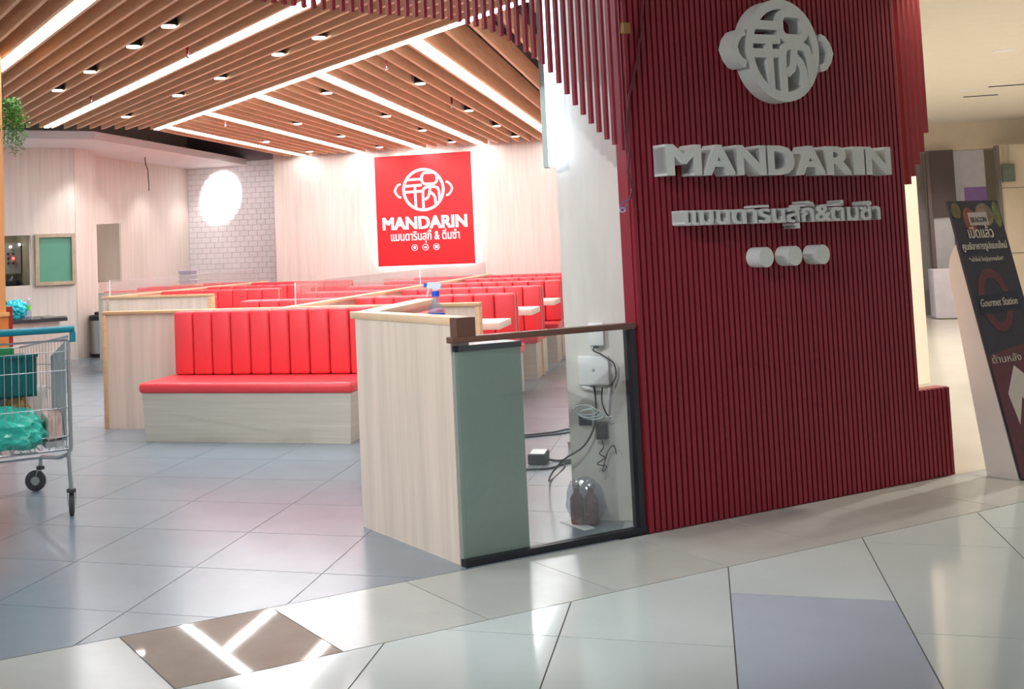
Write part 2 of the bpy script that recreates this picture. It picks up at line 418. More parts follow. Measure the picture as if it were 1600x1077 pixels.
# soffit over the left walls
so = MB(); so.flat([(-10.4, 11.0), (-7.68, 13.73), (-7.74, 19.9), (-10.4, 19.9)], 3.0, 3.11)
so = so.build('ceiling_soffit', WHITE); struct(so, 'white dropped plaster ceiling edge along the left walls', 'ceiling')
for x, y, e, tg, lb in ((-8.02, 14.2, 30, (-8.55, 14.75, .9), 'nearest, at the wall corner'), (-8.22, 15.8, 22, (-8.9, 16.0, .6), 'above the grey board'),
                        (-8.25, 17.4, 26, (-8.9, 17.4, .8), 'above the loose wire'), (-8.3, 18.9, 22, (-8.9, 18.9, .6), 'beside the tiled wall')):
    downlight(x, y, 'round white downlight in the plaster soffit, ' + lb, 'soffit downlights', z=3.0, e=e, target=tg, can=False, size=75, r=.06)
t = downlight(-7.95, 18.55, 'round white downlight glaring on the white tiled wall', 'soffit downlights', z=3.0, e=1, can=False, r=.06)
lamp(t, (-8.05, 18.62, 2.97), 70, 54, .2, (-8.2, 19.25, 2.58)); lamp(t, (-7.6, 17.6, 2.96), 28, 120, .8, (-7.9, 19.2, 1.3))  # second lamp is an unseen wide fill added to lift the tiled wall
# loose wire
tag(MB().tube([(-8.4, 16.6, 3.0), (-8.39, 16.6, 2.88), (-8.36, 16.61, 2.8), (-8.35, 16.6, 2.66), (-8.34, 16.6, 2.55), (-8.35, 16.6, 2.46)], .008, 5).build('loose_wire', BLACK), 'thin black wire dangling from the plaster soffit', 'wire')

# ------------------------------------------------------------------ WALLS
back = MB().box(-6.74, 18.3, 0, 1.2, 18.42, 3.75).build('wall_back', LAMV); struct(back, 'pale wood laminate wall behind the booths', 'wall')
MB().box(-6.86, 18.3, 0, -6.74, 19.3, 3.75).build('return_panel', LAMV, back)
tw = MB().box(-8.9, 19.27, 0, -6.7, 19.4, 3.75).build('wall_tiled', SUBGROUT); struct(tw, 'white brick-bond tiled wall between the wood walls', 'wall')
TWD, THH = .166, .096
def subtile(x0, x1, z0, z1):
    MB().box(x0+.0025, 19.258, z0+.0025, x1-.0025, 19.272, z1-.0025).build('tile', SUBWAY, tw)
full = {}
for r in range(9, 33):
    z0 = r*THH
    xs = -8.9-(.5*TWD if r % 2 else 0); i = 0
    while xs < -6.75:
        a, b = max(xs, -8.898), min(xs+TWD, -6.76)
        if b-a > .02 and z0 < 3.0: subtile(a, b, z0, min(z0+THH, 3.08))
        xs += TWD
door = thing('door_1', (-6.95, 19.2, 0), 'narrow white door edge beside the tiled wall', 'door'); door['kind'] = 'structure'
MB().box(-7.12, 19.19, 0, -7.06, 19.25, 2.3).build('door_frame', mat('pale_teal_frame', (170, 200, 205), .4), door)
MB().box(-7.06, 19.2, 0, -6.86, 19.24, 2.26).build('door_leaf', WHITE, door)
wl = MB().box(-9.02, 15.2, 0, -8.9, 19.4, 3.75).build('wall_left', LAMV); struct(wl, 'pale wood laminate side wall left of the booths', 'wall')
# angled wall with the kitchen hatch
KC = Vector((-8.51, 14.58, 0)); kd, kc = KC.dot(DV), KC.dot(CV)
kw = MB()
kw.dbox(kd-4, kc, 0, kd, kc+.1, 1.07); kw.dbox(kd-4, kc, 1.77, kd, kc+.1, 3.75); kw.dbox(kd-.63, kc, 1.07, kd, kc+.1, 1.77); kw.dbox(kd-4, kc, 1.07, kd-1.7, kc+.1, 1.77)
kw = kw.build('wall_hatch', LAMV); struct(kw, 'pale wood laminate wall with the kitchen hatch opening', 'wall')
MB().box(-8.9, 14.6, 0, -8.511, 15.2, 3.75).build('corner_pilaster', LAMV, kw)
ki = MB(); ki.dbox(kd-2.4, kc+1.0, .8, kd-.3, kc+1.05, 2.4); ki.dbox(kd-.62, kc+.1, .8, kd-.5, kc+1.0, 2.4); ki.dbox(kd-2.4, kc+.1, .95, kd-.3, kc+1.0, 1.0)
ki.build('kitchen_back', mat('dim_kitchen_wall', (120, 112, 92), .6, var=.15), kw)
t = thing('control_panel', W(kd-.82, kc+.6, 1.24), 'grey control panel with red lamp seen in the kitchen hatch', 'panel')
MB().dbox(kd-1.0, kc+.6, 1.24, kd-.64, kc+.7, 1.69).build('panel_box', mat('panel_grey', (120, 116, 108), .5), t)
for i in range(2):
    for j in range(3):
        MB().lathe([(.018, 0), (.018, .02), (.001, .02)], W(kd-.822+.07*i, kc+.6, 1.39+.068*j), 10, ax=-CV).build('button', BLACK, t)
MB().lathe([(.022, .02), (.022, .03), (.001, .035)], W(kd-.752, kc+.6, 1.458), 12, ax=-CV).build('red_lamp', emis('red_lamp', (255, 60, 60), 4), t)
for i, z in ((0, 1.625), (1, 1.655)):
    MB().lathe([(.018, .01), (.018, .02), (.001, .024)], W(kd-.787+.13*i, kc+.6, z), 12, ax=-CV).build('white_lamp', emis('white_lamp', (255, 255, 255), 3), t)
t = thing('pot', W(kd-.80, kc+.4, 1.0), 'black cooking pot standing in the kitchen hatch', 'pot')
MB().lathe([(.07, 0), (.1, .04), (.1, .14), (.03, .19), (.02, .21)], W(kd-.80, kc+.4, 1.0), 16).build('pot_body', BLACK, t, smooth=40)
MB().tube([W(kd-.73, kc+.4, 1.1), W(kd-.66, kc+.38, 1.09)], .012, 6).build('pot_handle', BLACK, t)
lamp(kw, W(kd-1.3, kc+.3, 2.3), 26, 120, .8, W(kd-1.2, kc+.6, 1.2))  # unseen lamp added to brighten the inside of the hatch
t = thing('hatch_window', W(kd-.28, kc, 1.06), 'framed green board beside the kitchen hatch', 'window')
f = MB(); d0, d1, z0, z1 = kd-.58, kd-.02, 1.06, 1.78
for a, b, cc, dd in ((d0, d1, z0, z0+.05), (d0, d1, z1-.05, z1), (d0, d0+.05, z0+.05, z1-.05), (d1-.05, d1, z0+.05, z1-.05)):
    f.dbox(a, kc-.07, cc, b, kc-.002, dd)
f.build('window_frame', mat('weathered_oak', (178, 160, 135), .5, var=.12, scale=(10, 10, 10)), t)
MB().dbox(d0+.05, kc-.03, z0+.05, d1-.05, kc-.002, z1-.05).build('green_board', mat('green_board', (90, 152, 128), .5, var=.04), t)
t = MB().box(-8.897, 15.74, 1.05, -8.43, 15.80, 1.935).build('wall_panel', mat('grey_board', (186, 180, 166), .5, var=.06, scale=(10, 10, 1))); tag(t, 'grey rectangular board fixed on the side wall above the far booth', 'panel')
rw = MB().box(-.55, 6.75, 0, -.43, 18.3, 3.75).build('wall_right', LAMV); struct(rw, 'pale wood laminate wall at the right of the booths', 'wall')

# column with the network boxes
colm = MB().flat([(-.674, 5.83), (-.22, 5.83), (.55, 6.62), (.55, 6.9), (-.674, 6.9)], 0, 3.75).build('wall_column', MARBLE); struct(colm, 'pale laminate column behind the glass screen', 'wall')
t = thing('vertical_light', (-.7, 5.78, 1.74), 'vertical white light box on the edge of the pale column', 'light')
MB().box(-.725, 5.735, 1.735, -.700, 5.83, 2.95).build('housing', mat('alu', (170, 180, 176), .4, metal=.6), t)
MB().box(-.6995, 5.745, 1.74, -.650, 5.815, 2.95).build('diffuser', emis('cool_light_box', (222, 240, 255), 2.2), t)

# ------------------------------------------------------------------ RED SIGN WALL
PC = 4.19; PIT = .0445; RP = .0365; SL = 3.742; SR = SL+1.985
rwl = MB(); rwl.prism([(SL, 0), (SR+.245, 0), (SR+.245, .48), (SR, .48), (SR, 3.4), (SL, 3.4)], DV, ZV, CV, W(0, PC), 0.0, .07)
rwl = rwl.build('wall_red', REDPAINT); struct(rwl, 'dark crimson fluted sign wall with raised lettering', 'wall')
RIBW, RIBD = .023, .018
me_t = MB().dbox(-RIBW/2, -RIBD, 0, RIBW/2, 0, 3.4).mesh('rib'); me_s = MB().dbox(-RIBW/2, -RIBD, 0, RIBW/2, 0, .478).mesh('rib')
k = 0
while SL+RP*(k+.5) < SR+.24:
    d = SL+RP*(k+.5); o = link('rib', me_t if d < SR-.01 else me_s, REDPAINT, rwl); o.location = W(d, PC)-LOC[rwl.name]; k += 1
# ledge of the low base and the lit cream panel behind it
MB().dbox(SR+.0, PC+.07, 0, SR+.225, PC+.3, .47).build('ledge', mat('ledge_beige', (196, 176, 150), .5), rwl)
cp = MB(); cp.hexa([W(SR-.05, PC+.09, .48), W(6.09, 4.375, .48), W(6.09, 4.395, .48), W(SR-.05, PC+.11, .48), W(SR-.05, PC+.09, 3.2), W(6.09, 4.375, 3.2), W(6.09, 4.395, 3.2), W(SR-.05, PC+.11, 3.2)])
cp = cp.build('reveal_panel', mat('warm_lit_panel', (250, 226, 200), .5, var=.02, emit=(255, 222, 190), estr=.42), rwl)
# hanging slats
hs = thing('slat_screen', W(2.6, PC, 1.7), 'crimson hanging slats stepping down toward the red sign wall', 'slat screen')
curve = [(-9, 2.42), (1.5, 2.40), (1.8, 2.377), (2.09, 2.357), (2.33, 2.353), (2.78, 2.35), (2.93, 2.324), (3.01, 2.306), (3.12, 2.262), (3.29, 2.158), (3.35, 2.095), (3.46, 1.972), (3.6, 1.846), (3.735, 1.771), (3.8, 1.76)]
def hz(d):
    for (a, za), (b, zb) in zip(curve[:-1], curve[1:]):
        if a <= d <= b: return za+(zb-za)*(d-a)/(b-a)
    return 1.77
d = SL-.032; k = 0
while d > .6:
    MB().dbox(d-.008, PC-.02, hz(d), d+.008, PC+.0, 3.4).build('slat', REDPAINT, hs); d -= PIT; k += 1
for d, z in ((5.782, 1.61), (5.826, 1.655), (5.87, 1.72), (5.914, 1.79), (5.958, 1.90)):
    MB().dbox(d-.010, PC-.0, z, d+.010, PC+.03, 3.4).build('slat', REDPAINT, hs)
MB().dbox(.5, PC-.03, 2.95, SL, PC+.03, 3.0).build('top_rail', CHAR, hs)
MB().dbox(3.715, PC-.06, 2.335, 3.755, PC-.036, 2.385).build('bracket', mat('gold_bracket', (150, 110, 60), .4), hs)

# logo strokes, unit radius
def arc(cx, cy, r, a0, a1, n):
    return [(cx+r*math.cos(math.radians(a0+(a1-a0)*i/n)), cy+r*math.sin(math.radians(a0+(a1-a0)*i/n))) for i in range(n+1)]
def rrect(x0, y0, x1, y1, r):
    return arc(x1-r, y1-r, r, 0, 90, 4)+arc(x0+r, y1-r, r, 90, 180, 4)+arc(x0+r, y0+r, r, 180, 270, 4)+arc(x1-r, y0+r, r, 270, 360, 4)
LOGO = [('ring', arc(0, 0, 1, 0, 360, 48)[:-1], True),
    ('stroke', [(-.83, .52), (-.08, .53)], False), ('stroke', [(-.97, .21), (-.08, .23)], False), ('stroke', [(-.97, -.09), (-.08, -.07)], False),
    ('stroke', [(-.42, .22), (-.41, -.88)], False), ('stroke', rrect(-.06, .27, .70, .83, .2), True),
    ('stroke', [(-.03, -1.0), (-.03, -.1)]+[(.02, .05), (.14, .12), (.58, .12), (.72, .06), (.78, -.08), (.80, -.58)], False),
    ('stroke', [(.33, .27), (.33, .05), (.31, -.18), (.23, -.38), (.06, -.5)], False), ('stroke', [(.36, -.14), (.5, -.26), (.58, -.42), (.60, -.80)], False),
    ('handle', [(-1.14, .34), (-1.26, .30), (-1.38, .17), (-1.45, 0), (-1.38, -.17), (-1.26, -.30), (-1.14, -.34)], False),
    ('handle', [(1.14, .34), (1.26, .30), (1.38, .17), (1.45, 0), (1.38, -.17), (1.26, -.30), (1.14, -.34)], False)]
def logo(parent, o, ax, ay, R, w, h, m):
    az = ax.cross(ay)
    for q, (nm, pts, cl) in enumerate(LOGO):
        MB().ribbon([(x*R, y*R) for x, y in pts], w*R*(1.1 if nm == 'ring' else .82 if nm == 'handle' else 1), ax, ay, az, o, .0003+.0001*q, h+.0005*q, cl).build(nm, m, parent, smooth=30)
LD = .085; PF = PC-RIBD
t = thing('pot_emblem', W(4.71, PF, 2.02), 'round grey-white raised hotpot emblem at the top of the red wall', 'emblem')
logo(t, W(4.725, PF, 2.292), DV, ZV, .238, .19, .085, FOAM)
t = thing('sign_lettering', W(4.7, PF, 1.66), 'raised grey-white capital lettering MANDARIN on the red wall', 'sign')
word = 'MANDARIN'; wid = [.225, .21, .20, .19, .21, .19, .085, .20]; gap = (1.60-sum(wid))/7; x = 3.893
for ch, w in zip(word, wid):
    me = text_mesh(ch, .146/.727, w-.02, LD, .05)
    place_text('letter_'+ch.lower(), me, FOAM, W(x+w/2, PF, 1.662), DV, ZV, t); x += w+gap
t = thing('thai_lettering', W(4.68, PF, 1.38), 'raised grey-white Thai lettering line under the capitals on the red wall', 'sign')
me = text_mesh('แมนดารินสุกี้&ติ่มซำ', .068/.56, 1.385, LD, .03)
place_text('letters', me, FOAM, W(4.685, PF, 1.42), DV, ZV, t)
for i, d in enumerate((4.515, 4.718, 4.92)):
    o = MB().lathe([(.001, 0), (.05, 0), (.05, LD), (.001, LD)], W(d, PF, 1.249), 28, ax=-CV).build('sign_disc', FOAM, smooth=40)
    tag(o, '%s of the three round grey-white discs below the Thai lettering' % ('leftmost', 'middle', 'rightmost')[i], 'disc', 'raised discs on the red wall')
# loose cable on the edge of the red wall
t = thing('loose_cable', W(3.7, PC-.06, 1.5), 'brown cable hanging down the left edge of the red wall', 'cable')
MB().tube([W(3.90, PF-.006, 2.9), W(3.875, PF-.008, 2.5), W(3.86, PF-.008, 2.40), W(3.82, PF-.008, 2.22), W(3.755, PF-.008, 2.04), W(3.722, PF-.01, 1.86), W(3.712, PC-.05, 1.75), W(3.70, PC-.05, 1.68), W(3.722, PC-.05, 1.60), W(3.705, PC-.05, 1.55)], .007, 6).build('sheath', mat('cable_maroon', (88, 34, 42), .5), t)
MB().tube([W(3.705, PC-.05, 1.55), W(3.66, PC-.05, 1.535), W(3.64, PC-.05, 1.505), W(3.66, PC-.05, 1.50), W(3.69, PC-.05, 1.53)], .003, 5).build('wire_end', mat('wire_blue', (90, 100, 150), .5), t)
MB().tube([W(3.655+.018*math.cos(a/8*math.pi*2), PC-.05, 1.50+.01*math.sin(a/8*math.pi*2)) for a in range(8)], .003, 5, closed=True).build('wire_loop', mat('wire_pale', (190, 205, 230), .5), t)

# ------------------------------------------------------------------ GLASS SCREEN AND COUNTER PARTITION
gd0, gd1, gc = 2.752, 3.742, 4.200
t = thing('glass_screen', W((gd0+gd1)/2, gc, 0), 'low glass screen with bronze top rail and black base beside the red wall', 'glass screen')
MB().dbox(gd0, gc-.006, .03, gd1-.03, gc+.006, .945).build('glass_pane', GLASS, t)
MB().dbox(gd0-.02, gc-.02, 0, gd1, gc+.02, .03).build('base_rail', FRAMEBLK, t)
MB().dbox(gd1-.045, gc-.02, .03, gd1-.012, gc+.03, .94).build('end_post', FRAMEBLK, t)
MB().dbox(gd0-.045, gc-.025, .945, gd1-.01, gc+.025, .972).build('top_rail', BROWN, t, bevel=.004)
MB().dbox(gd1-.011, gc+.0, 0, gd1-.001, gc+.05, .96).build('wall_batten', PALEOAK, t)
# L-shaped partition; leg along C (front) and leg along Y
t = thing('counter_partition', (-1.4, 5.6, 0), 'pale wood L-shaped partition with light oak cap in front of the booths', 'partition')
PT = .095; zt = 1.055
c0, c1 = gc+.036, gc+.90; dF = 2.737
MB().dbox(dF, c0, 0, dF+PT, c1, zt-.035).build('front_panel', LAMV2, t)
MB().dbox(dF-.004, c0-.004, zt-.035, dF+PT+.004, c1+.05, zt).build('front_cap', PALEOAK, t, bevel=.004)
pA = W(dF, c1); ax0 = pA.x
MB().flat([(ax0, pA.y), (ax0+PT, pA.y), (ax0+PT, 6.88), (ax0, 6.88)], 0, zt-.035).build('side_panel', LAMV2, t)
MB().flat([(ax0-.004, pA.y+.05), (ax0+PT+.02, pA.y+.05), (ax0+PT+.02, 6.89), (ax0-.004, 6.89)], zt-.0345, zt+.0005).build('side_cap', PALEOAK, t, bevel=.004)
MB().dbox(dF-.002, gc-.02, .973, dF+PT, c0-.005, zt-.002).build('end_plate', BROWN, t)
t = thing('waiting_seat', (ax0+PT+.25, 6.3, 0), 'dark-shaded red seat hidden behind the counter partition', 'seat')
bx = ax0+PT+.012
MB().box(bx, 6.0, 0, bx+.42, 6.86, .38).build('base', LAMH, t)
MB().box(bx, 6.0, .381, bx+.44, 6.86, .45).build('cushion', RED, t, bevel=.02)
for i in range(4): MB().box(bx, 6.02+.21*i, .455, bx+.07, 6.02+.21*i+.205, 1.0).build('channel', RED, t, bevel=.015)
t = thing('host_cabinet', W(2.95, gc+.3, 0), 'sage green cabinet standing right behind the glass screen', 'cabinet')
MB().dbox(dF+PT+.004, gc+.036, 0, 3.09, gc+.55, .905).build('body', GREENPANEL, t)
MB().dbox(dF+.004, gc+.014, 0, 3.09, gc+.03, .905).build('front_sheet', GREENPANEL, t)
MB().dbox(dF+PT+.006, gc+.032, .906, 3.095, gc+.56, .93).build('top', mat('pale_blue_top', (205, 215, 222), .25), t)
MB().dbox(dF+.004, gc+.012, .9055, 3.095, gc+.0315, .93).build('edge_strip', FRAMEBLK, t)
# spray bottle on the cabinet top
b = W(2.945, gc+.47, .931)
t = thing('spray_bottle', b, 'clear plastic spray bottle with blue collar on the counter', 'bottle')
MB().lathe([(.001, 0), (.036, 0), (.039, .01), (.039, .12), (.033, .145), (.02, .165), (.015, .185), (.015, .196)], b, 20).build('bottle_body', PET, t, smooth=50)
MB().lathe([(.0395, .06), (.0398, .06), (.0398, .118), (.0395, .118)], b, 20).build('blue_label', glass('blue_print', (150, 180, 240), .05, haze=.4, hazecol=(80, 130, 225)), t)
MB().lathe([(.019, .197), (.019, .219), (.014, .223)], b, 16).build('collar', mat('collar_blue', (40, 90, 220), .4), t, smooth=40)
hd = MB(); hd.prism([(-.04, .238), (.026, .230), (.03, .25), (.018, .264), (-.034, .264)], Vector((1, 0, 0)), ZV, Vector((0, 1, 0)), b, -.013, .013)
hd.box(b.x-.011, b.y-.01, b.z+.2235, b.x+.011, b.y+.01, b.z+.24); hd.build('spray_head', mat('pale_blue_plastic', (225, 234, 248), .4), t)
MB().box(b.x-.054, b.y-.011, b.z+.242, b.x-.0405, b.y+.011, b.z+.262).build('nozzle', MATS['collar_blue'], t)
MB().tube([b+Vector((-.026, 0, .236)), b+Vector((-.036, 0, .22)), b+Vector((-.042, 0, .196))], [.006, .005, .004], 6).build('trigger', WHITE, t)

# network boxes on the column
FY = 5.83
t = thing('wifi_router', (-.54, FY-.02, .65), 'white router box with antennas on the column behind the glass', 'router')
MB().box(-.615, FY-.035, .655, -.465, FY-.002, .80).build('router_case', WHITE, t, bevel=.01, seg=3)
MB().tube([(-.60, FY-.02, .65), (-.53, FY-.025, .63)], .010, 8).build('antenna', WHITE, t)
MB().tube([(-.468, FY-.02, .645), (-.487, FY-.03, .50)], .007, 8).build('antenna', WHITE, t)
MB().lathe([(.008, 0), (.008, .001), (.001, .001)], (-.54, FY-.0355, .73), 12, ax=(0, -1, 0)).build('badge', mat('grey_badge', (170, 180, 190), .4), t)
t = thing('junction_box', (-.517, FY-.02, .85), 'small white box above the router on the column', 'box')
MB().box(-.555, FY-.045, .85, -.482, FY-.002, .96).build('case', WHITE, t, bevel=.006)
MB().box(-.535, FY-.035, .838, -.51, FY-.015, .85).build('plug', CHAR, t)
t = thing('wall_socket', (-.59, FY-.01, .458), 'dark wall socket with plug on the column', 'socket')
MB().box(-.625, FY-.012, .458, -.563, FY-.002, .512).build('plate', CHAR, t, bevel=.003)
MB().box(-.60, FY-.04, .472, -.572, FY-.013, .498).build('plug', BLACK, t, bevel=.004)
t = MB().box(-.543, FY-.04, .395, -.487, FY-.003, .475).build('power_adapter', BLACK, bevel=.006); tag(t, 'black power adapter hanging below the router', 'adapter')
def cable(pts, r, m, label, sub=4):
    P = [Vector(p) for p in pts]; out = []
    for i in range(len(P)-1):
        a, b2, c2, d2 = P[max(i-1, 0)], P[i], P[i+1], P[min(i+2, len(P)-1)]
        for s in range(sub):
            u = s/sub; out.append(.5*((2*b2)+(c2-a)*u+(2*a-5*b2+4*c2-d2)*u*u+(3*b2-a-3*c2+d2)*u**3))
    out.append(P[-1]); o = MB().tube(out, r, 6).build('cable', m, smooth=60); return tag(o, label, 'cable')
YC = FY-.05
WCAB = mat('white_cable', (225, 232, 236), .4)
cable([(-.54+.0, YC, .655), (-.535, YC, .58), (-.545, YC, .47), (-.60, YC-.01, .37), (-.70, YC, .30), (-.82, 6.2, .15), (-.9, 6.7, .01), (-.87, 7.2, .006), (-.98, 7.4, .006)], .005, CHAR, 'dark cable running from the router down to the floor')
cable([(-.52, YC, .85), (-.535, YC, .83), (-.50, YC, .81), (-.47, YC, .79), (-.44, YC+.02, .76), (-.435, YC+.03, .70), (-.46, YC+.02, .655)], .004, CHAR, 'thin dark cable looping between the two white boxes')
coil = []
for i in range(26):
    a = i/8*2*math.pi; coil.append((-.60+.055*math.cos(a)+.002*i, YC-.004*(i % 5), .545+.022*math.sin(a)-.0012*i))
coil += [(-.53, YC, .52), (-.49, YC, .505), (-.46, YC, .51)]
cable(coil, .0045, WCAB, 'coiled white cable hanging under the router', 2)
cable([(-.50, YC, .65), (-.505, YC, .58), (-.49, YC, .53), (-.47, YC, .50)], .0035, CHAR, 'short dark cable beside the white antenna')
cable([(-.515, YC, .395), (-.51, YC, .36), (-.53, YC, .33), (-.505, YC, .31), (-.545, YC, .28), (-.50, YC, .27), (-.52, YC, .245), (-.49, YC+.01, .34), (-.46, YC, .37), (-.45, YC, .33)], .003, BLACK, 'tangled black cable under the power adapter')
cable([(-1.30, 8.3, .006), (-1.1, 8.45, .006), (-1.0, 8.6, .006), (-.8, 8.55, .006), (-.70, 8.7, .006)], .006, CHAR, 'grey cable lying farthest across the aisle floor')
cable([(-1.3, 8.2, .006), (-1.05, 8.38, .006), (-.95, 8.5, .006), (-.8, 8.7, .006), (-.68, 8.75, .006)], .006, CHAR, 'second grey cable beside the farthest floor cable')
cable([(-1.05, 7.3, .03), (-.95, 7.35, .008), (-.85, 7.45, .006), (-.9, 7.7, .05), (-.93, 8.0, .006), (-.88, 7.9, .006), (-.80, 7.5, .006), (-.9, 7.3, .006), (-.72, 7.4, .006)], .006, CHAR, 'tangled grey cables beside the adapter on the floor')
cable([(-1.25, 6.95, .006), (-1.08, 7.05, .006), (-.95, 7.1, .006), (-.85, 7.3, .006), (-.70, 7.3, .006)], .006, CHAR, 'nearest grey cable curving across the aisle floor')
t = thing('floor_adapter', (-1.05, 7.33, 0), 'grey adapter box lying among the floor cables', 'adapter')
MB().box(-1.10, 7.22, .001, -.99, 7.42, .065).build('case', CHAR, t, bevel=.008)
MB().box(-1.09, 7.235, .0655, -1.0, 7.405, .067).build('white_label', WHITE, t)
# bagged bottles on a sheet of paper
t = MB().flat([(-.735, 5.76), (-.60, 5.60), (-.555, 5.66), (-.66, 5.80)], .0005, .0025).build('paper_sheet', WHITE); tag(t, 'white sheet of paper under the bagged bottles', 'paper')
for i, (x, y, lean, lb) in enumerate(((-.645, 5.735, -.004, 'left'), (-.578, 5.745, .006, 'right'))):
    t = thing('sauce_bottle', (x, y, .003), '%s of two dark red bottles in a clear bag at the column foot' % lb, 'bottle', 'bagged bottles')
    MB().lathe([(.001, 0), (.031, 0), (.033, .01), (.033, .12), (.014, .15), (.013, .17)], (x, y, .003), 16).build('bottle_body', mat('dark_red_sauce', (132, 66, 72), .3, var=.15), t, smooth=50)
    MB().lathe([(.017, .17), (.017, .188), (.001, .189)], (x, y, .003), 12).build('bottle_cap', mat('grey_cap', (160, 150, 155), .4), t)
def blob(name, c, r, m, parent=None, amp=.15, freq=9, sub=4, zmin=None, seed=0):
    from mathutils import noise
    bm = bmesh.new(); bmesh.ops.create_icosphere(bm, subdivisions=sub, radius=1)
    off = wloc(parent) if parent else Vector(c)
    for v in bm.verts:
        n = v.co.normalized(); k = 1+amp*noise.noise(n*freq*.35+Vector((seed, 0, 0)))+amp*.6*abs(noise.noise(n*freq+Vector((0, seed, 3))))
        p = Vector((n.x*r[0]*k, n.y*r[1]*k, n.z*r[2]*k))+Vector(c)
        if zmin is not None: p.z = max(p.z, zmin)
        v.co = p-off
    me = bpy.data.meshes.new(name); bm.to_mesh(me); bm.free()
    return link(name, me, m, parent, None if parent else off)
t = blob('clear_bag', (-.605, 5.735, .105), (.092, .065, .12), glass('bag_film', (232, 238, 246), .12, rough=.12, haze=.10, hazecol=(215, 225, 240)), amp=.09, zmin=.004, seed=4); tag(t, 'clear crumpled plastic bag over two bottles at the column foot', 'bag')

# ------------------------------------------------------------------ BOOTHS
CH = {}
def channel_mesh(w, h, t):
    k = (round(w, 3), round(h, 3), round(t, 3))
    if k not in CH:
        b = MB().box(-w/2+.002, 0, 0, w/2-.002, t, h); me = b.mesh('channel')
        bm = bmesh.new(); bm.from_mesh(me)
        bmesh.ops.bevel(bm, geom=[e for e in bm.edges if min(v.co.y for v in e.verts) < t-.001], offset=.022, segments=3, affect='EDGES', profile=.5)
        for v in bm.verts:     # gentle lean
            v.co.y += .05*v.co.z/h*0
        bm.to_mesh(me); bm.free()
        for p in me.polygons: p.use_smooth = True
        me.set_sharp_from_angle(angle=math.radians(50)); me.materials.append(RED); CH[k] = me
    return CH[k]
def channels(t, x0, x1, n, yb, z0, z1, thick):   # channels whose backs stand on plane y=yb, facing -Y
    w = (x1-x0)/n
    for i in range(n):
        o = link('channel', channel_mesh(w, z1-z0, thick), RED, t); o.location = Vector((x0+w*(i+.5), yb-thick, z0))-LOC[t.name]
def booth(x0, x1, y, n, T, label, group, end=None, near=True, far=True, sd=.43):
    t = thing('booth_bench', ((x0+x1)/2, y, 0), label, 'bench', group)
    MB().box(x0+.01, y-.03, 0, x1-.012, y+.03, T-.012).build('back_board', PALEOAK, t)
    if near:
        MB().box(x0+.005, y-sd, 0, x1-.03, y-.031, .36).build('base', LAMH, t)
        MB().box(x0, y-sd-.02, .361, x1-.005, y-.031, .45).build('seat_cushion', RED, t, bevel=.025, seg=3)
        channels(t, x0, x1, n, y-.031, .455, T, .085)
    if far:
        MB().box(x0+.005, y+.031, 0, x1-.03, y+sd, .36).build('base', LAMH, t)
        MB().box(x0, y+.031, .361, x1-.005, y+sd+.02, .45).build('seat_cushion', RED, t, bevel=.025, seg=3)
        MB().box(x0, y+.031, .455, x1, y+.11, T).build('rear_backrest', RED, t, bevel=.02, seg=3)
    return t
# front bench with its backing partition
t = thing('bench_partition', (-3.15, 8.5, 0), 'long pale wood partition with oak edging behind the front red bench', 'partition')
MB().box(-4.68, 8.48, 0, -1.625, 8.55, .92).build('panel', LAMV2, t)
MB().box(-4.715, 8.465, .9205, -1.59, 8.565, .947).build('top_trim', OAK, t, bevel=.004)
MB().box(-4.715, 8.465, 0, -4.6805, 8.565, .92).build('end_trim', OAK, t, bevel=.004)
MB().box(-1.6245, 8.465, 0, -1.59, 8.565, .92).build('end_trim', OAK, t, bevel=.004)
t = thing('front_bench', (-3.24, 8.2, 0), 'red channel-backed bench on a pale wood base, nearest to the camera', 'bench')
bb = MB().hexa([(-4.055, 7.90, 0), (-2.45, 7.90, 0), (-2.45, 8.46, 0), (-4.055, 8.46, 0), (-4.06, 7.865, .36), (-2.425, 7.865, .36), (-2.425, 8.46, .36), (-4.06, 8.46, .36)])
bb.build('base', LAMH, t)
MB().box(-4.08, 7.84, .3605, -2.405, 8.455, .44).build('seat_cushion', RED, t, bevel=.03, seg=4)
channels(t, -4.02, -2.41, 10, 8.463, .442, .94, .11)
# far side of that partition
booth(-3.13, -1.64, 8.62, 8, .90, 'red bench facing away behind the front partition', 'booth benches', near=False)
ROWY = [10.5, 12.25, 14.0, 15.75, 17.5]
NAMES = ['nearest', 'second', 'third', 'fourth', 'farthest']
for i, y in enumerate(ROWY):
    booth(-3.13, -1.63, y, 8, .93, 'wide red booth bench at the right of the long divider, %s row' % NAMES[i], 'booth benches')
    booth(-4.27, -3.27, y-.05, 5, .93, 'short red booth bench at the left of the long divider, %s row' % NAMES[i], 'booth benches')
for i, y in enumerate([14.0, 15.5, 17.2]):
    booth(-6.86, -5.22, y, 8, .935, 'red booth bench right of the back divider with acrylic, %s row' % NAMES[i], 'booth benches')
booth(-6.86, -5.55, 12.66, 8, .90, 'red bench facing away behind the second wood partition', 'booth benches', near=False)
for i, (y, xa) in enumerate(((14.6, -8.12), (16.4, -8.45), (18.05, -8.45))):
    booth(xa, -7.03, y, 6, .935, near=i > 0, label= 'red booth bench left of the back divider along the side wall, %s row' % ('nearest', 'middle', 'farthest')[i], group='booth benches')
def divider(x, y0, y1, label, zt=.938):
    t = thing('booth_divider', (x, (y0+y1)/2, 0), label, 'divider')
    MB().box(x-.03, y0, 0, x+.03, y1, zt-.028).build('panel', LAMV2, t)
    MB().box(x-.045, y0-.01, zt-.0278, x+.045, y1+.01, zt).build('top_trim', PALEOAK, t, bevel=.004)
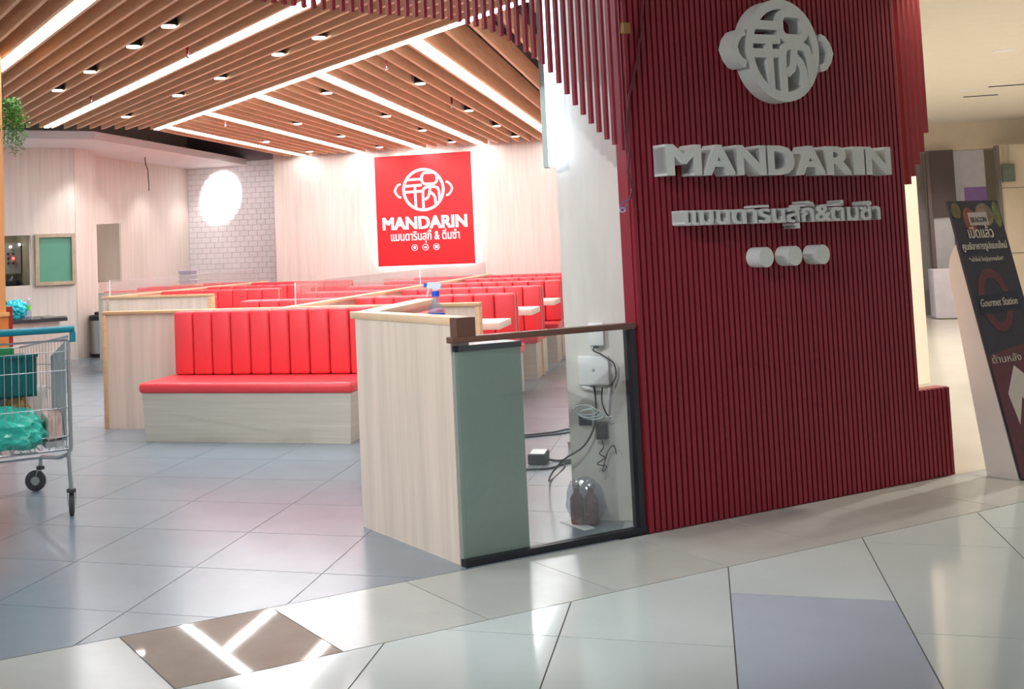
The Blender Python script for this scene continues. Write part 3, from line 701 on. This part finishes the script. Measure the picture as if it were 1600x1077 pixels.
divider(-3.2, 8.57, 17.95, 'long low wood divider running between the booths toward the red sign')
divider(-6.95, 12.57, 18.0, 'low wood divider farther back carrying a clear acrylic screen')
t = thing('bench_partition', (-6.15, 12.55, 0), 'shorter pale wood partition with oak edging behind the long one', 'partition')
MB().box(-6.86, 12.5, 0, -5.56, 12.56, .905).build('panel', LAMV2, t)
MB().box(-6.9, 12.485, .9055, -5.5, 12.575, .935).build('top_trim', OAK, t, bevel=.004)
MB().box(-5.5595, 12.485, 0, -5.5, 12.575, .905).build('end_trim', OAK, t, bevel=.004)
t = MB().box(-8.12, 14.5, 0, -7.62, 14.54, .925).build('end_panel', mat('grey_board2', (196, 190, 176), .5, var=.05)); tag(t, 'grey end panel of the far left booth beside the steel bin', 'panel')
def acrylic(x, y0, y1, z0, z1, label):
    t = thing('acrylic_screen', (x, (y0+y1)/2, z0), label, 'acrylic screen', 'clear acrylic screens on the dividers')
    MB().box(x-.003, y0, z0, x+.003, y1, z1).build('sheet', ACRYL, t)
    MB().box(x-.004, y0-.006, z0, x+.004, y0-.0005, z1).build('bright_edge', mat('acrylic_edge', (250, 250, 252), .2, emit=None), t)
acrylic(-3.2, 8.95, 13.3, .939, 1.125, 'clear acrylic screen on the near half of the long divider')
acrylic(-3.2, 13.35, 17.7, .939, 1.125, 'clear acrylic screen on the far half of the long divider')
acrylic(-6.95, 12.7, 17.6, .939, 1.13, 'clear acrylic screen on the back divider at left')
for i, y in enumerate((9.53, 11.37, 13.12, 14.87)):
    t = thing('booth_table', (-2.35, y, 0), 'pale wood table end between red benches right of the divider, %s table' % NAMES[i], 'table', 'booth tables')
    MB().box(-3.15, y-.3, .69, -1.58, y+.3, .745).build('table_top', mat('pale_table', (236, 222, 206), .4, var=.05, scale=(4, 20, 4)), t, bevel=.004)
    MB().box(-2.8, y-.04, .03, -1.95, y+.04, .689).build('pedestal', CHAR, t)
    MB().box(-2.85, y-.22, 0, -1.9, y+.22, .0295).build('foot', CHAR, t)
# stack of clear tubs
for i in range(3):
    z = .95+.075*i
    t = thing('plastic_tub', (-7.9, 17.0, z), '%s clear plastic tub of the stack behind the acrylic screen' % ('lowest', 'middle', 'topmost')[i], 'tub', 'stacked clear tubs')
    MB().hexa([(-8.0, 16.9, z), (-7.8, 16.9, z), (-7.8, 17.1, z), (-8.0, 17.1, z), (-8.015, 16.885, z+.066), (-7.785, 16.885, z+.066), (-7.785, 17.115, z+.066), (-8.015, 17.115, z+.066)]).build('tub_body', PET, t)
    MB().box(-8.02, 16.88, z+.0665, -7.78, 17.12, z+.074).build('lid', WHITE, t)
t = thing('side_stand', (-7.9, 17.0, 0), 'low pale stand under the clear plastic tubs', 'stand')
MB().box(-8.1, 16.86, .9, -7.7, 17.14, .949).build('stand_top', PALEOAK, t)
MB().box(-8.0, 16.92, 0, -7.8, 17.08, .8995).build('stand_body', LAMV2, t)

# ------------------------------------------------------------------ RED BANNER
t = thing('wall_banner', (-4.25, 18.25, 1.1), 'red backlit square sign with white pot logo on the back wall', 'sign')
BX0, BX1, BZ0, BZ1, BY = -5.05, -3.45, 1.107, 2.90, 18.19
MB().box(BX0, BY, BZ0, BX1, BY+.035, BZ1).build('board', BANNER, t)
bl = MB()
for a, b2, c, d in ((BX0+.02, BX1-.02, BZ0+.015, BZ0+.045), (BX0+.02, BX0+.05, BZ0+.05, BZ1-.05), (BX1-.05, BX1-.02, BZ0+.05, BZ1-.05), (BX0+.3, BX1-.3, BZ1-.045, BZ1-.03)):
    bl.box(a, BY+.036, c, b2, BY+.05, d)
bl.build('backlight', emis('banner_backlight', (250, 252, 255), 9), t)
MB().box(-4.6, BY+.036, 1.7, -3.9, 18.299, 2.3).build('mount', CHAR, t)
XV = Vector((1, 0, 0))
logo(t, Vector((-4.245, BY, 2.325)), XV, ZV, .328, .125, .005, PRINT)
def ban(body, h, w, z, bold, nm='print'):
    place_text(nm, text_mesh(body, h, w, .005, bold), PRINT, Vector((-4.25, BY, z)), XV, ZV, t)
ban('MANDARIN', .205/.727, 1.38, 1.70, .04); ban('แมนดารินสุกี้ & ติ่มซำ', .11/.56, 1.13, 1.515, .015)
for i, x in enumerate((-4.43, -4.25, -4.07)):
    MB().ribbon(arc(0, 0, .048, 0, 360, 20)[:-1], .009, XV, ZV, XV.cross(ZV), (x, BY, 1.395), 0, .005, True).build('print_ring', PRINT, t)
    g = MB()
    if i == 0:
        for a in range(5):
            an = math.radians(90+72*a); g.prism(arc(.016*math.cos(an), .016*math.sin(an), .011, 0, 360, 8)[:-1], XV, ZV, XV.cross(ZV), (x, BY, 1.395), 0, .005)
    elif i == 1: g.prism([(-.025, -.012), (.02, -.02), (.024, .018), (.0, .008), (-.01, .02)], XV, ZV, XV.cross(ZV), (x, BY, 1.395), 0, .005)
    else:
        for a, b2 in ((-.014, .012), (.014, .012), (-.014, -.012), (.014, -.012)): g.prism([(a-.012, b2-.01), (a+.012, b2-.01), (a+.012, b2+.01), (a-.012, b2+.01)], XV, ZV, XV.cross(ZV), (x, BY, 1.395), 0, .005)
    g.build('print_mark', PRINT, t)

# ------------------------------------------------------------------ LEFT: bin, desk, station with plant
t = thing('steel_bin', (-8.36, 14.95, 0), 'round stainless steel bin with black rim against the side wall', 'bin')
bo = (-8.36, 14.95, 0)
MB().lathe([(.14, 0), (.145, .01), (.145, .05)], bo, 24).build('foot_ring', BLACK, t, smooth=40)
MB().lathe([(.14, .0505), (.14, .52)], bo, 24).build('drum', STEEL, t, smooth=40)
MB().lathe([(.147, .5205), (.147, .58), (.13, .60), (.12, .60)], bo, 24).build('rim', BLACK, t, smooth=40)
MB().box(bo[0]-.02, bo[1]-.12, .6, bo[0]+.1, bo[1]+.08, .645).build('lid', CHAR, t, bevel=.01)
t = thing('cash_desk', W(1.9, 10.3, 0), 'pale wood service desk with dark top behind the shopping cart', 'desk')
MB().dbox(1.0, 10.10, 0, 2.50, 10.62, .855).build('desk_body', LAMV, t)
MB().dbox(.95, 10.06, .856, 2.56, 10.66, .885).build('desk_top', mat('dark_slate_top', (58, 60, 66), .15, var=.08), t)
t = MB().dbox(2.36, 10.08, .886, 2.56, 10.2, .90).build('paper_tray', STEEL); tag(t, 'flat metal tray on the corner of the service desk', 'tray')
t = blob('plastic_bag', W(2.16, 10.25, .965), (.085, .09, .085), mat('aqua_bag', (40, 195, 210), .3, var=.2, scale=(20, 20, 20)), amp=.35, zmin=.888, seed=2); tag(t, 'crumpled aqua plastic bag on the service desk', 'bag')
b = W(2.262, 10.22, .8855)
t = thing('drink_bottle', b, 'small clear drink bottle with green label on the service desk', 'bottle')
MB().lathe([(.001, 0), (.024, 0), (.025, .01), (.025, .12), (.01, .155), (.01, .165)], b, 14).build('bottle_body', PET, t, smooth=50)
MB().lathe([(.0262, .075), (.0262, .115)], b, 14).build('green_label', mat('label_green', (120, 205, 90), .4), t)
MB().lathe([(.012, .165), (.012, .18), (.001, .181)], b, 10).build('bottle_cap', WHITE, t)
b = W(2.10, 10.45, .886)
t = thing('desk_scanner', b, 'black handheld scanner on a stand behind the aqua bag', 'scanner')
MB().prism([(-.06, 0), (.07, 0), (.0, .19), (-.04, .19)], DV, ZV, CV, b, -.03, .03).build('scanner_stand', CHAR, t)
MB().tube([b+ZV*.19, b+ZV*.25-DV*.02, b+ZV*.26-DV*.06], .018, 8).build('scanner_head', BLACK, t)
ORANGE = mat('orange_wood', (222, 130, 62), .45, var=.1, scale=(6, 6, 1.5))
t = thing('host_station', W(1.4, 9.2, 0), 'orange wood station with tall post at the left edge', 'station')
MB().dbox(.9, 9.0, 0, 1.84, 9.5, .97).build('cabinet', ORANGE, t)
MB().dbox(.88, 8.98, .971, 1.845, 9.52, 1.0).build('cabinet_top', mat('light_orange_top', (235, 170, 105), .4), t)
MB().dbox(1.52, 9.02, 1.0005, 1.826, 9.2, 3.0).build('post', mat('orange_post', (226, 156, 92), .45, var=.08, scale=(10, 10, 1)), t)
t = MB().dbox(1.846, 9.02, 0, 1.875, 9.4, 1.04).build('red_panel', mat('deep_red_panel', (150, 26, 24), .4)); tag(t, 'narrow deep red panel beside the orange station', 'panel')
pc = W(1.9, 9.1, 2.2)
t = thing('hanging_plant', pc, 'trailing green plant hanging from the slats at the left edge', 'plant')
fo = MB()
for vine in range(34):
    d, c = 1.905+random.gauss(0, .055), 9.1+random.gauss(0, .06); z = 2.66-abs(d-1.9)*.9; ln = random.uniform(.08, .24) if random.random() < .5 else random.uniform(.2, .44); zz = 0
    while zz < ln:
        p = W(d+random.gauss(0, .018), c+random.gauss(0, .02), z-zz); a = random.uniform(0, 6.28); s = random.uniform(.009, .016)
        u = Vector((math.cos(a), math.sin(a), random.uniform(-.5, .2))).normalized()*s; w = Vector((-math.sin(a), math.cos(a), random.uniform(-.6, .6))).normalized()*s*.7
        nrm = u.cross(w).normalized()*.003
        fo.add([p, p+u+w, p+u*2.2+nrm, p+u-w, p+u+nrm*2], [(0, 1, 4), (1, 2, 4), (2, 3, 4), (3, 0, 4)]); zz += random.uniform(.005, .012)
tag(fo.build('foliage', LEAF, t), kind='stuff')
for i in range(6):
    d = 1.90+.03*(i-3); MB().tube([W(d, 9.15, 2.66), W(d+.01, 9.14, 2.5), W(d-.01, 9.15, 2.3)], .003, 5).build('stem', mat('stem_green', (70, 100, 40), .6), t)
MB().tube([W(1.86, 9.12, 2.64), W(1.84, 9.12, 3.02)], .004, 5).build('hanger', BLACK, t)
MB().lathe([(.03, 0), (.045, .06), (.045, .065)], W(1.86, 9.12, 2.58), 12).build('plant_pot', mat('moss_pot', (60, 84, 40), .7), t)

# ------------------------------------------------------------------ SHOPPING CART
D0, C0 = 1.585, 6.24
t = thing('shopping_cart', W(D0-.28, C0+.4, 0), 'chrome wire shopping cart with teal handle at the left edge', 'cart')
wd0, wd1 = D0-.60, D0+.0            # handle side
cb, cf = C0-.0, C0+.86              # rear and front
nd0, nd1 = D0-.53, D0-.07           # front width
zb0, zt0 = .36, .96                 # rear bottom/top of the basket
zbF, ztF = .46, .86
def lerp(a, b2, u): return a+(b2-a)*u
MB().tube([W(wd0-.01, C0-.02, 1.0), W(D0+.03, C0-.02, 1.0)], .019, 12).build('handle', TEAL, t, smooth=50)
MB().dbox(D0+.012, C0-.035, .93, D0+.035, C0+.005, .985).build('handle_bracket', TEAL, t)
rear = MB()
for z in (.36, .43, .58, .78, .88, .94):
    rear.tube([W(wd0, cb, z), W(wd1, cb, z)], .0026 if z not in (.36, .94) else .006, 5)
for i in range(17):
    d = lerp(wd0, wd1, i/16); rear.tube([W(d, cb, .36), W(d, cb, .88)], .0022, 5)
rear.build('rear_gate', CHROME, t)
def side(sx0, sx1, nm):
    s = MB(); n = 16
    for i in range(n+1):
        u = i/n; s.tube([W(lerp(sx0, sx1, u), lerp(cb, cf, u), lerp(zb0, zbF, u)), W(lerp(sx0, sx1, u), lerp(cb, cf, u), lerp(zt0, ztF, u))], .0022, 5)
    for k in range(5):
        v = k/4; s.tube([W(sx0, cb, lerp(zb0, zt0, v)), W(sx1, cf, lerp(zbF, ztF, v))], .0026 if 0 < k < 4 else .006, 5)
    s.build(nm, CHROME, t)
side(wd0, nd0, 'side_grid'); side(wd1, nd1, 'side_grid')
fr = MB()
for i in range(11):
    d = lerp(nd0, nd1, i/10); fr.tube([W(d, cf, zbF), W(d, cf, ztF)], .0028, 5)
for k in range(4): z = lerp(zbF, ztF, k/3); fr.tube([W(nd0, cf, z), W(nd1, cf, z)], .0035, 5)
fr.build('front_grid', CHROME, t)
bt = MB()
for i in range(13): u = i/12; bt.tube([W(lerp(wd0, wd1, u), cb, zb0), W(lerp(nd0, nd1, u), cf, zbF)], .003, 5)
for i in range(6): u = i/5; bt.tube([W(lerp(wd0, nd0, u), lerp(cb, cf, u), lerp(zb0, zbF, u)-.004), W(lerp(wd1, nd1, u), lerp(cb, cf, u), lerp(zb0, zbF, u)-.004)], .0035, 5)
bt.build('bottom_grid', CHROME, t)
MB().hexa([W(D0-.012, cb+.01, .40), W(D0-.030, cb+.25, .42), W(D0-.034, cb+.25, .42), W(D0-.016, cb+.01, .40), W(D0-.012, cb+.01, .93), W(D0-.030, cb+.25, .84), W(D0-.034, cb+.25, .84), W(D0-.016, cb+.01, .93)]).build('side_flap', mat('grey_flap', (176, 180, 184), .5), t)
ff = MB()
ff.tube([W(D0, C0-.01, .94), W(D0+.004, C0-.005, .36), W(D0-.01, C0, .335), W(D0+.003, C0, .13)], .011, 8)
ff.tube([W(wd0, C0-.01, .94), W(wd0, C0-.005, .36), W(wd0+.01, C0, .335), W(wd0, C0, .13)], .011, 8)
ff.tube([W(D0-.005, C0, .335), W(D0-.03, C0+.12, .30), W(D0-.05, C0+.45, .26), W(D0+.025, C0+.80, .20), W(D0+.03, C0+.83, .13)], .011, 8)
ff.tube([W(wd0+.01, C0, .335), W(wd0+.03, C0+.12, .30), W(wd0+.05, C0+.45, .26), W(nd0+.03, C0+.80, .20), W(nd0+.03, C0+.83, .13)], .011, 8)
ff.tube([W(wd0+.05, C0+.45, .26), W(D0-.05, C0+.45, .26)], .009, 8)
ff.build('chassis', CHROME, t)
def caster(p, ang):
    c = p.copy(); c.z = .062; axv = Vector((math.cos(ang), math.sin(ang), 0)); fw = Vector((-math.sin(ang), math.cos(ang), 0))*.03
    w = MB().lathe([(.02, -.013), (.05, -.014), (.062, -.010), (.062, .010), (.05, .014), (.02, .013)], c+fw, 22, ax=axv).build('caster_wheel', RUBBER, t, smooth=40)
    MB().lathe([(.001, -.016), (.026, -.016), (.026, .016), (.001, .016)], c+fw, 14, ax=axv).build('hub', STEEL, w)
    fk = MB()
    for s in (-1, 1):
        a = c+axv*.020*s
        fk.hexa([a+fw*.4+Vector((0, 0, .055)), a+fw*.4+axv*.003*s+Vector((0, 0, .055)), a+fw*1.3+axv*.003*s-ZV*.012, a+fw*1.3-ZV*.012, a-fw*.6+ZV*.065, a-fw*.6+axv*.003*s+ZV*.065, a+fw*.5+axv*.003*s+ZV*.065, a+fw*.5+ZV*.065])
    fk.build('fork', STEEL, w)
    MB().lathe([(.024, .066), (.026, .075), (.024, .085), (.012, .09)], Vector((p.x, p.y, .062)), 14).build('swivel', RUBBER, w)
caster(W(D0+.004, C0+.01), math.radians(28)); caster(W(D0+.03, C0+.83), math.radians(108)); caster(W(nd0+.03, C0+.83), math.radians(60)); caster(W(wd0, C0), math.radians(-10))
# things in the cart
t = thing('plastic_crate', W(1.28, 6.6, .62), 'teal ribbed plastic crate lying in the shopping cart', 'crate')
cr = MB(); a0, a1, e0, e1, z0, z1 = 1.08, 1.47, 6.48, 6.80, .63, .845
cr.dbox(a0, e0, z0, a1, e0+.008, z1); cr.dbox(a0, e1-.008, z0, a1, e1, z1); cr.dbox(a0, e0, z0, a0+.008, e1, z1); cr.dbox(a1-.008, e0, z0, a1, e1, z1); cr.dbox(a0, e0, z0, a1, e1, z0+.008)
cr.build('crate_body', TEALCRATE, t)
MB().dbox(a0-.008, e0-.008, z1, a1+.008, e0+.008, z1+.018).build('rim', TEALCRATE, t)
for i in range(13): d = lerp(a0+.01, a1-.01, i/12); MB().dbox(d-.004, e0-.007, z0+.01, d+.004, e0-.0005, z1-.005).build('rib', TEALCRATE, t)
t = MB().dbox(1.27, 6.52, .846, 1.36, 6.60, .90).build('green_box', mat('box_green', (44, 140, 84), .5), bevel=.004); tag(t, 'small green box on the teal crate in the cart', 'box')
t = blob('teal_bag', W(1.27, 6.38, .475), (.225, .15, .12), mat('teal_bag', (60, 200, 178), .28, var=.25, scale=(14, 14, 14)), amp=.22, zmin=.375, seed=9); tag(t, 'crumpled teal plastic bag in the bottom of the cart', 'bag')
t = blob('brown_paper', W(1.375, 6.57, .56), (.065, .04, .085), mat('kraft', (232, 172, 108), .7, var=.1), amp=.5, freq=5, zmin=.44, sub=3, seed=5); tag(t, 'crumpled brown paper in the shopping cart', 'paper')
def paper(d0, d1, c0, c1, z0, z1, tilt, m, label, name='paper_pack'):
    o = MB().hexa([W(d0, c0, z0), W(d1, c0, z0+tilt), W(d1, c1, z0+tilt+.03), W(d0, c1, z0+.03), W(d0+.01, c0+.015, z1), W(d1-.005, c0+.02, z1+tilt), W(d1, c1, z1+tilt+.03), W(d0, c1, z1+.03)]).build(name, m, bevel=.006)
    return tag(o, label, 'package')
PAPR = mat('printed_paper', (240, 236, 234), .6, var=.05)
paper(1.47, 1.565, 6.27, 6.40, .41, .53, .01, mat('salmon_pack', (252, 206, 194), .5, var=.22, scale=(16, 16, 16)), 'white and salmon printed package at the right in the cart')
paper(1.40, 1.57, 6.60, 6.63, .49, .67, -.03, mat('salmon_pack_light', (250, 238, 232), .5, var=.08, scale=(16, 16, 16)), 'pale printed package standing behind the salmon one in the cart')
paper(1.455, 1.57, 6.26, 6.45, .372, .405, .0, mat('grey_pack', (190, 190, 195), .6), 'flat grey package on the floor of the cart')
paper(1.20, 1.36, 6.62, 6.66, .52, .60, .02, PAPR, 'white paper package just under the teal crate')
paper(1.06, 1.19, 6.56, 6.62, .54, .60, -.01, mat('rust_pack', (214, 128, 96), .6, var=.2), 'rust coloured package at the left in the cart')

# ------------------------------------------------------------------ RIGHT: poster stand and mall background
BLp = W(6.055, 3.855, .012); TLp = W(6.055, 4.167, 1.51); PU = (TLp-BLp).normalized(); PL = (TLp-BLp).length; PN = DV.cross(PU); PW = .452
t = thing('poster_stand', W(6.25, 3.95, 0), 'leaning black food court poster stand beside the red wall', 'poster stand')
MB().prism([(0, 0), (PW, 0), (PW, PL), (0, PL)], DV, PU, PN, BLp, -.012, 0).build('poster_board', mat('poster_black', (42, 40, 50), .55, var=.15, scale=(9, 9, 9)), t)
fin = [(3.874, 0), (4.052, 0), (4.19, 1.08), (4.189, 1.14), (4.18, 1.19), (4.16, 1.235), (4.137, 1.265)]
FINM = mat('white_card', (224, 214, 206), .6, var=.03)
for d in (6.06, 6.48):
    MB().prism([(c, z) for c, z in fin], CV, ZV, DV, W(d, 0), 0, .012).build('side_fin', FINM, t)
MB().prism([(3.93, .25), (4.075, .25), (4.075, .262), (3.93, .262)], CV, ZV, DV, W(6.073, 0), 0, .405).build('shelf', FINM, t)
MB().prism([(4.03, .0), (4.052, .0), (4.08, .25), (4.058, .25)], CV, ZV, DV, W(6.073, 0), 0, .405).build('rear_panel', FINM, t)
def pm(poly, nm, m, h=.002): MB().prism([(x*PW, y*PL) for x, y in poly], DV, PU, PN, BLp, .0005, h).build(nm, m, t)
def pt(body, x, y, h, w, m, nm='print', bold=.0, shear=0):
    place_text(nm, text_mesh(body, h, w, .0015, bold, shear=shear), m, BLp+DV*(x*PW)+PU*(y*PL)+PN*.002, DV, PU, t)
IV = mat('ivory_print', (186, 180, 164), .6); MAR = mat('maroon_print', (92, 44, 54), .6, var=.15, scale=(20, 20, 20))
def disc(x, y, rx, ry, m, nm='food_print', h=.0015, n=18): pm([(x+rx*math.cos(2*math.pi*i/n), y+ry*math.sin(2*math.pi*i/n)) for i in range(n)], nm, m, h)
disc(.11, .962, .09, .03, mat('print_olive', (96, 84, 52), .6, var=.4, scale=(30, 30, 30))); disc(.34, .925, .12, .05, mat('print_terracotta', (118, 62, 48), .6, var=.4, scale=(30, 30, 30)))
disc(.66, .945, .17, .045, mat('print_tan', (112, 96, 80), .6, var=.4, scale=(30, 30, 30))); disc(.91, .945, .075, .05, mat('print_lime', (98, 106, 62), .6, var=.4, scale=(30, 30, 30)))
pm([(.32, .905), (.70, .905), (.70, .955), (.32, .955)], 'label_print', mat('label_grey', (160, 150, 144), .6), .0022)
pt('BEACON', .51, .918, .04, .14, mat('dark_print', (70, 60, 70), .6), bold=.02)
pt('เปิดแล้ว', .48, .858, .085, .225, IV, bold=.015); pt('ศูนย์อาหารรูปแบบใหม่', .49, .815, .052, .40, IV, bold=.02)
pt('“กล้าใหม่ ใหญ่ทุกจานเมือง”', .46, .77, .032, .31, IV)
MB().ribbon([(.42*PW+.25*PW*math.cos(2*math.pi*i/28), .625*PL+.10*PL*math.sin(2*math.pi*i/28)) for i in range(28)], .052, DV, PU, PN, BLp, .0005, .0016, True).build('ring_print', MAR, t)
pm([(.07, .575), (.88, .585), (.88, .655), (.07, .645)], 'band_print', mat('navy_band', (30, 30, 46), .6), .0022)
pt('Gourmet Station', .47, .603, .062, .33, IV, shear=.3)
pm([(.0, .0), (1, .0), (1, .47), (0, .43)], 'lower_print', MAR, .0012)
pt('ด้านหลัง ท็อป', .5, .40, .055, .42, IV)
pm([(.42, .385), (.95, .27), (.75, .27), (.72, .12), (.42, .275), (.24, .18), (.17, .29)], 'arrow_print', mat('arrow_white', (196, 186, 178), .6), .0025)

# mall ceiling, far walls, fittings
mc = MB().flat([(-7.15, -1.33), (1.29, 7.11), (1.29, 24), (14, 24), (14, -8), (-7.15, -8)], 3.06, 3.16).build('ceiling_mall', mat('mall_ceiling', (240, 232, 220), .7, var=.02)); struct(mc, 'cream plaster ceiling over the mall walkway', 'ceiling')
fs = MB().dbox(-6, PC+.04, 3.06, SR+.2, PC+.12, 3.75).build('wall_fascia', CHAR); struct(fs, 'dark fascia above the shopfront slats', 'wall')
bm_ = MB().box(1.4, 20.6, 2.62, 13, 21.2, 3.06).build('ceiling_beam', CREAM); struct(bm_, 'cream dropped beam across the far end of the walkway', 'ceiling')
fw_ = MB().box(4.46, 20.0, 0, 13, 20.15, 2.62).build('wall_far', CREAM); struct(fw_, 'cream far wall at the right with the grey switch box', 'wall')
MB().box(4.42, 19.98, 0, 4.46, 20.15, 2.62).build('corner_trim', mat('grey_trim', (120, 112, 108), .5), fw_)
for z in (1.95, .95): MB().box(4.46, 19.995, z, 8, 19.9995, z+.012).build('panel_joint', mat('joint_brown', (150, 136, 120), .6), fw_)
t = thing('switch_box', (4.48, 19.95, 2.04), 'grey-green electrical box with two conduits on the far cream wall', 'electrical box')
MB().box(4.47, 19.9, 2.05, 4.64, 19.99, 2.32).build('box_case', mat('box_greygreen', (104, 116, 106), .5), t, bevel=.01)
for x in (4.51, 4.58): MB().tube([(x, 19.95, 2.32), (x, 19.95, 2.62)], .014, 8).build('conduit', mat('conduit', (190, 176, 158), .5), t)
t = thing('shop_panel', (4.15, 20.8, 0), 'white and purple shop panel at the far end of the walkway', 'panel')
MB().box(3.9, 20.8, 2.02, 4.42, 20.9, 2.62).build('white_top', mat('cool_white', (228, 228, 244), .5), t)
MB().box(4.1, 20.8, 0, 4.42, 20.9, 2.019).build('purple_field', mat('violet', (168, 132, 214), .5), t)
MB().box(3.9, 20.8, 0, 4.0995, 20.9, 2.019).build('white_side', MATS['cool_white'], t)
t = thing('far_doorway', (3.65, 20.4, 0), 'dark far doorway with pale door and brown posts', 'doorway')
MB().box(3.55, 20.4, 1.55, 3.9, 20.5, 2.62).build('dark_header', mat('brown_dark', (86, 74, 76), .6), t)
MB().box(3.56, 20.42, .7, 3.84, 20.48, 1.549).build('door_leaf', mat('pale_door', (186, 184, 192), .5), t)
for x in (3.50, 3.845): MB().box(x, 20.4, 0, x+.055, 20.5, 1.549 if x > 3.6 else 2.62).build('door_post', mat('brown_post', (112, 98, 98), .6), t)
MB().box(3.1, 20.6, 0, 3.5, 20.7, 2.62).build('jamb', mat('jamb', (132, 126, 128), .6), t)
t = MB().box(3.35, 19.6, 0, 3.95, 20.0, .75).build('white_counter', mat('lilac_white', (214, 208, 220), .5), bevel=.02); tag(t, 'pale low counter at the far end of the walkway', 'counter')
fe = MB().box(1.3, 23.9, 0, 14, 24, 3.1).build('wall_end', CREAM); struct(fe, 'cream end wall of the walkway', 'wall')
MB()
t = downlight(3.49, 19.4, 'small bright downlight at the far end of the mall ceiling', 'mall downlights', z=3.06, e=MALL, can=False, r=.09, col=(1, .9, .78))
for x, y, lb in ((3.54, 16.6, 'farther'), (3.62, 15.6, 'nearer')):
    t = thing('ceiling_slot', (x, y, 3.05), '%s thin dark slot in the cream mall ceiling' % lb, 'vent'); MB().box(x-.2, y-.02, 3.052, x+.2, y+.02, 3.0595).build('slot', CHAR, t)
# unseen downlights added and aimed to brighten the walkway, shopfront and cart
ADDEDSPOTS = [(2.6, 9.2, 220, 150, 'behind the red wall'), (2.9, 12.5, 270, 155, 'halfway down the far walkway'), (3.2, 15.8, 270, 155, 'near the far cream wall'),
             (1.3, 2.0, 90, 68, 'over the ivory tiles at the right'), (-.8, 2.7, 95, 66, 'over the ivory tiles in front of the glass screen'), (-2.6, 1.6, 175, 75, 'in front of the restaurant entrance at the left'),
             (3.2, 1.8, 50, 70, 'right of the camera by the poster stand'), (-4.4, .2, 190, 70, 'farthest left along the shopfront'), (.6, .4, 90, 90, 'above the camera position')]
for x, y, e, sz, lb in ADDEDSPOTS:
    downlight(x, y, 'added unseen mall downlight ' + lb, 'added lights over the walkway', z=3.06, e=e, can=False, r=.09, size=sz, target={175: (-.9, 5.4, .9), 95: (-.65, 5.4, .3), 190: (-3.6, 5.3, .4)}.get(e) if x < 0 else None, col=(1, .94, .86) if y > 7 else (.95, .98, 1))
# unseen warm lamp added to brighten the panel beside the red wall
lamp(rwl, W(6.2, 4.15, 3.0), 60, 100, .6, W(5.95, 4.33, 1.2), (1, .86, .7))
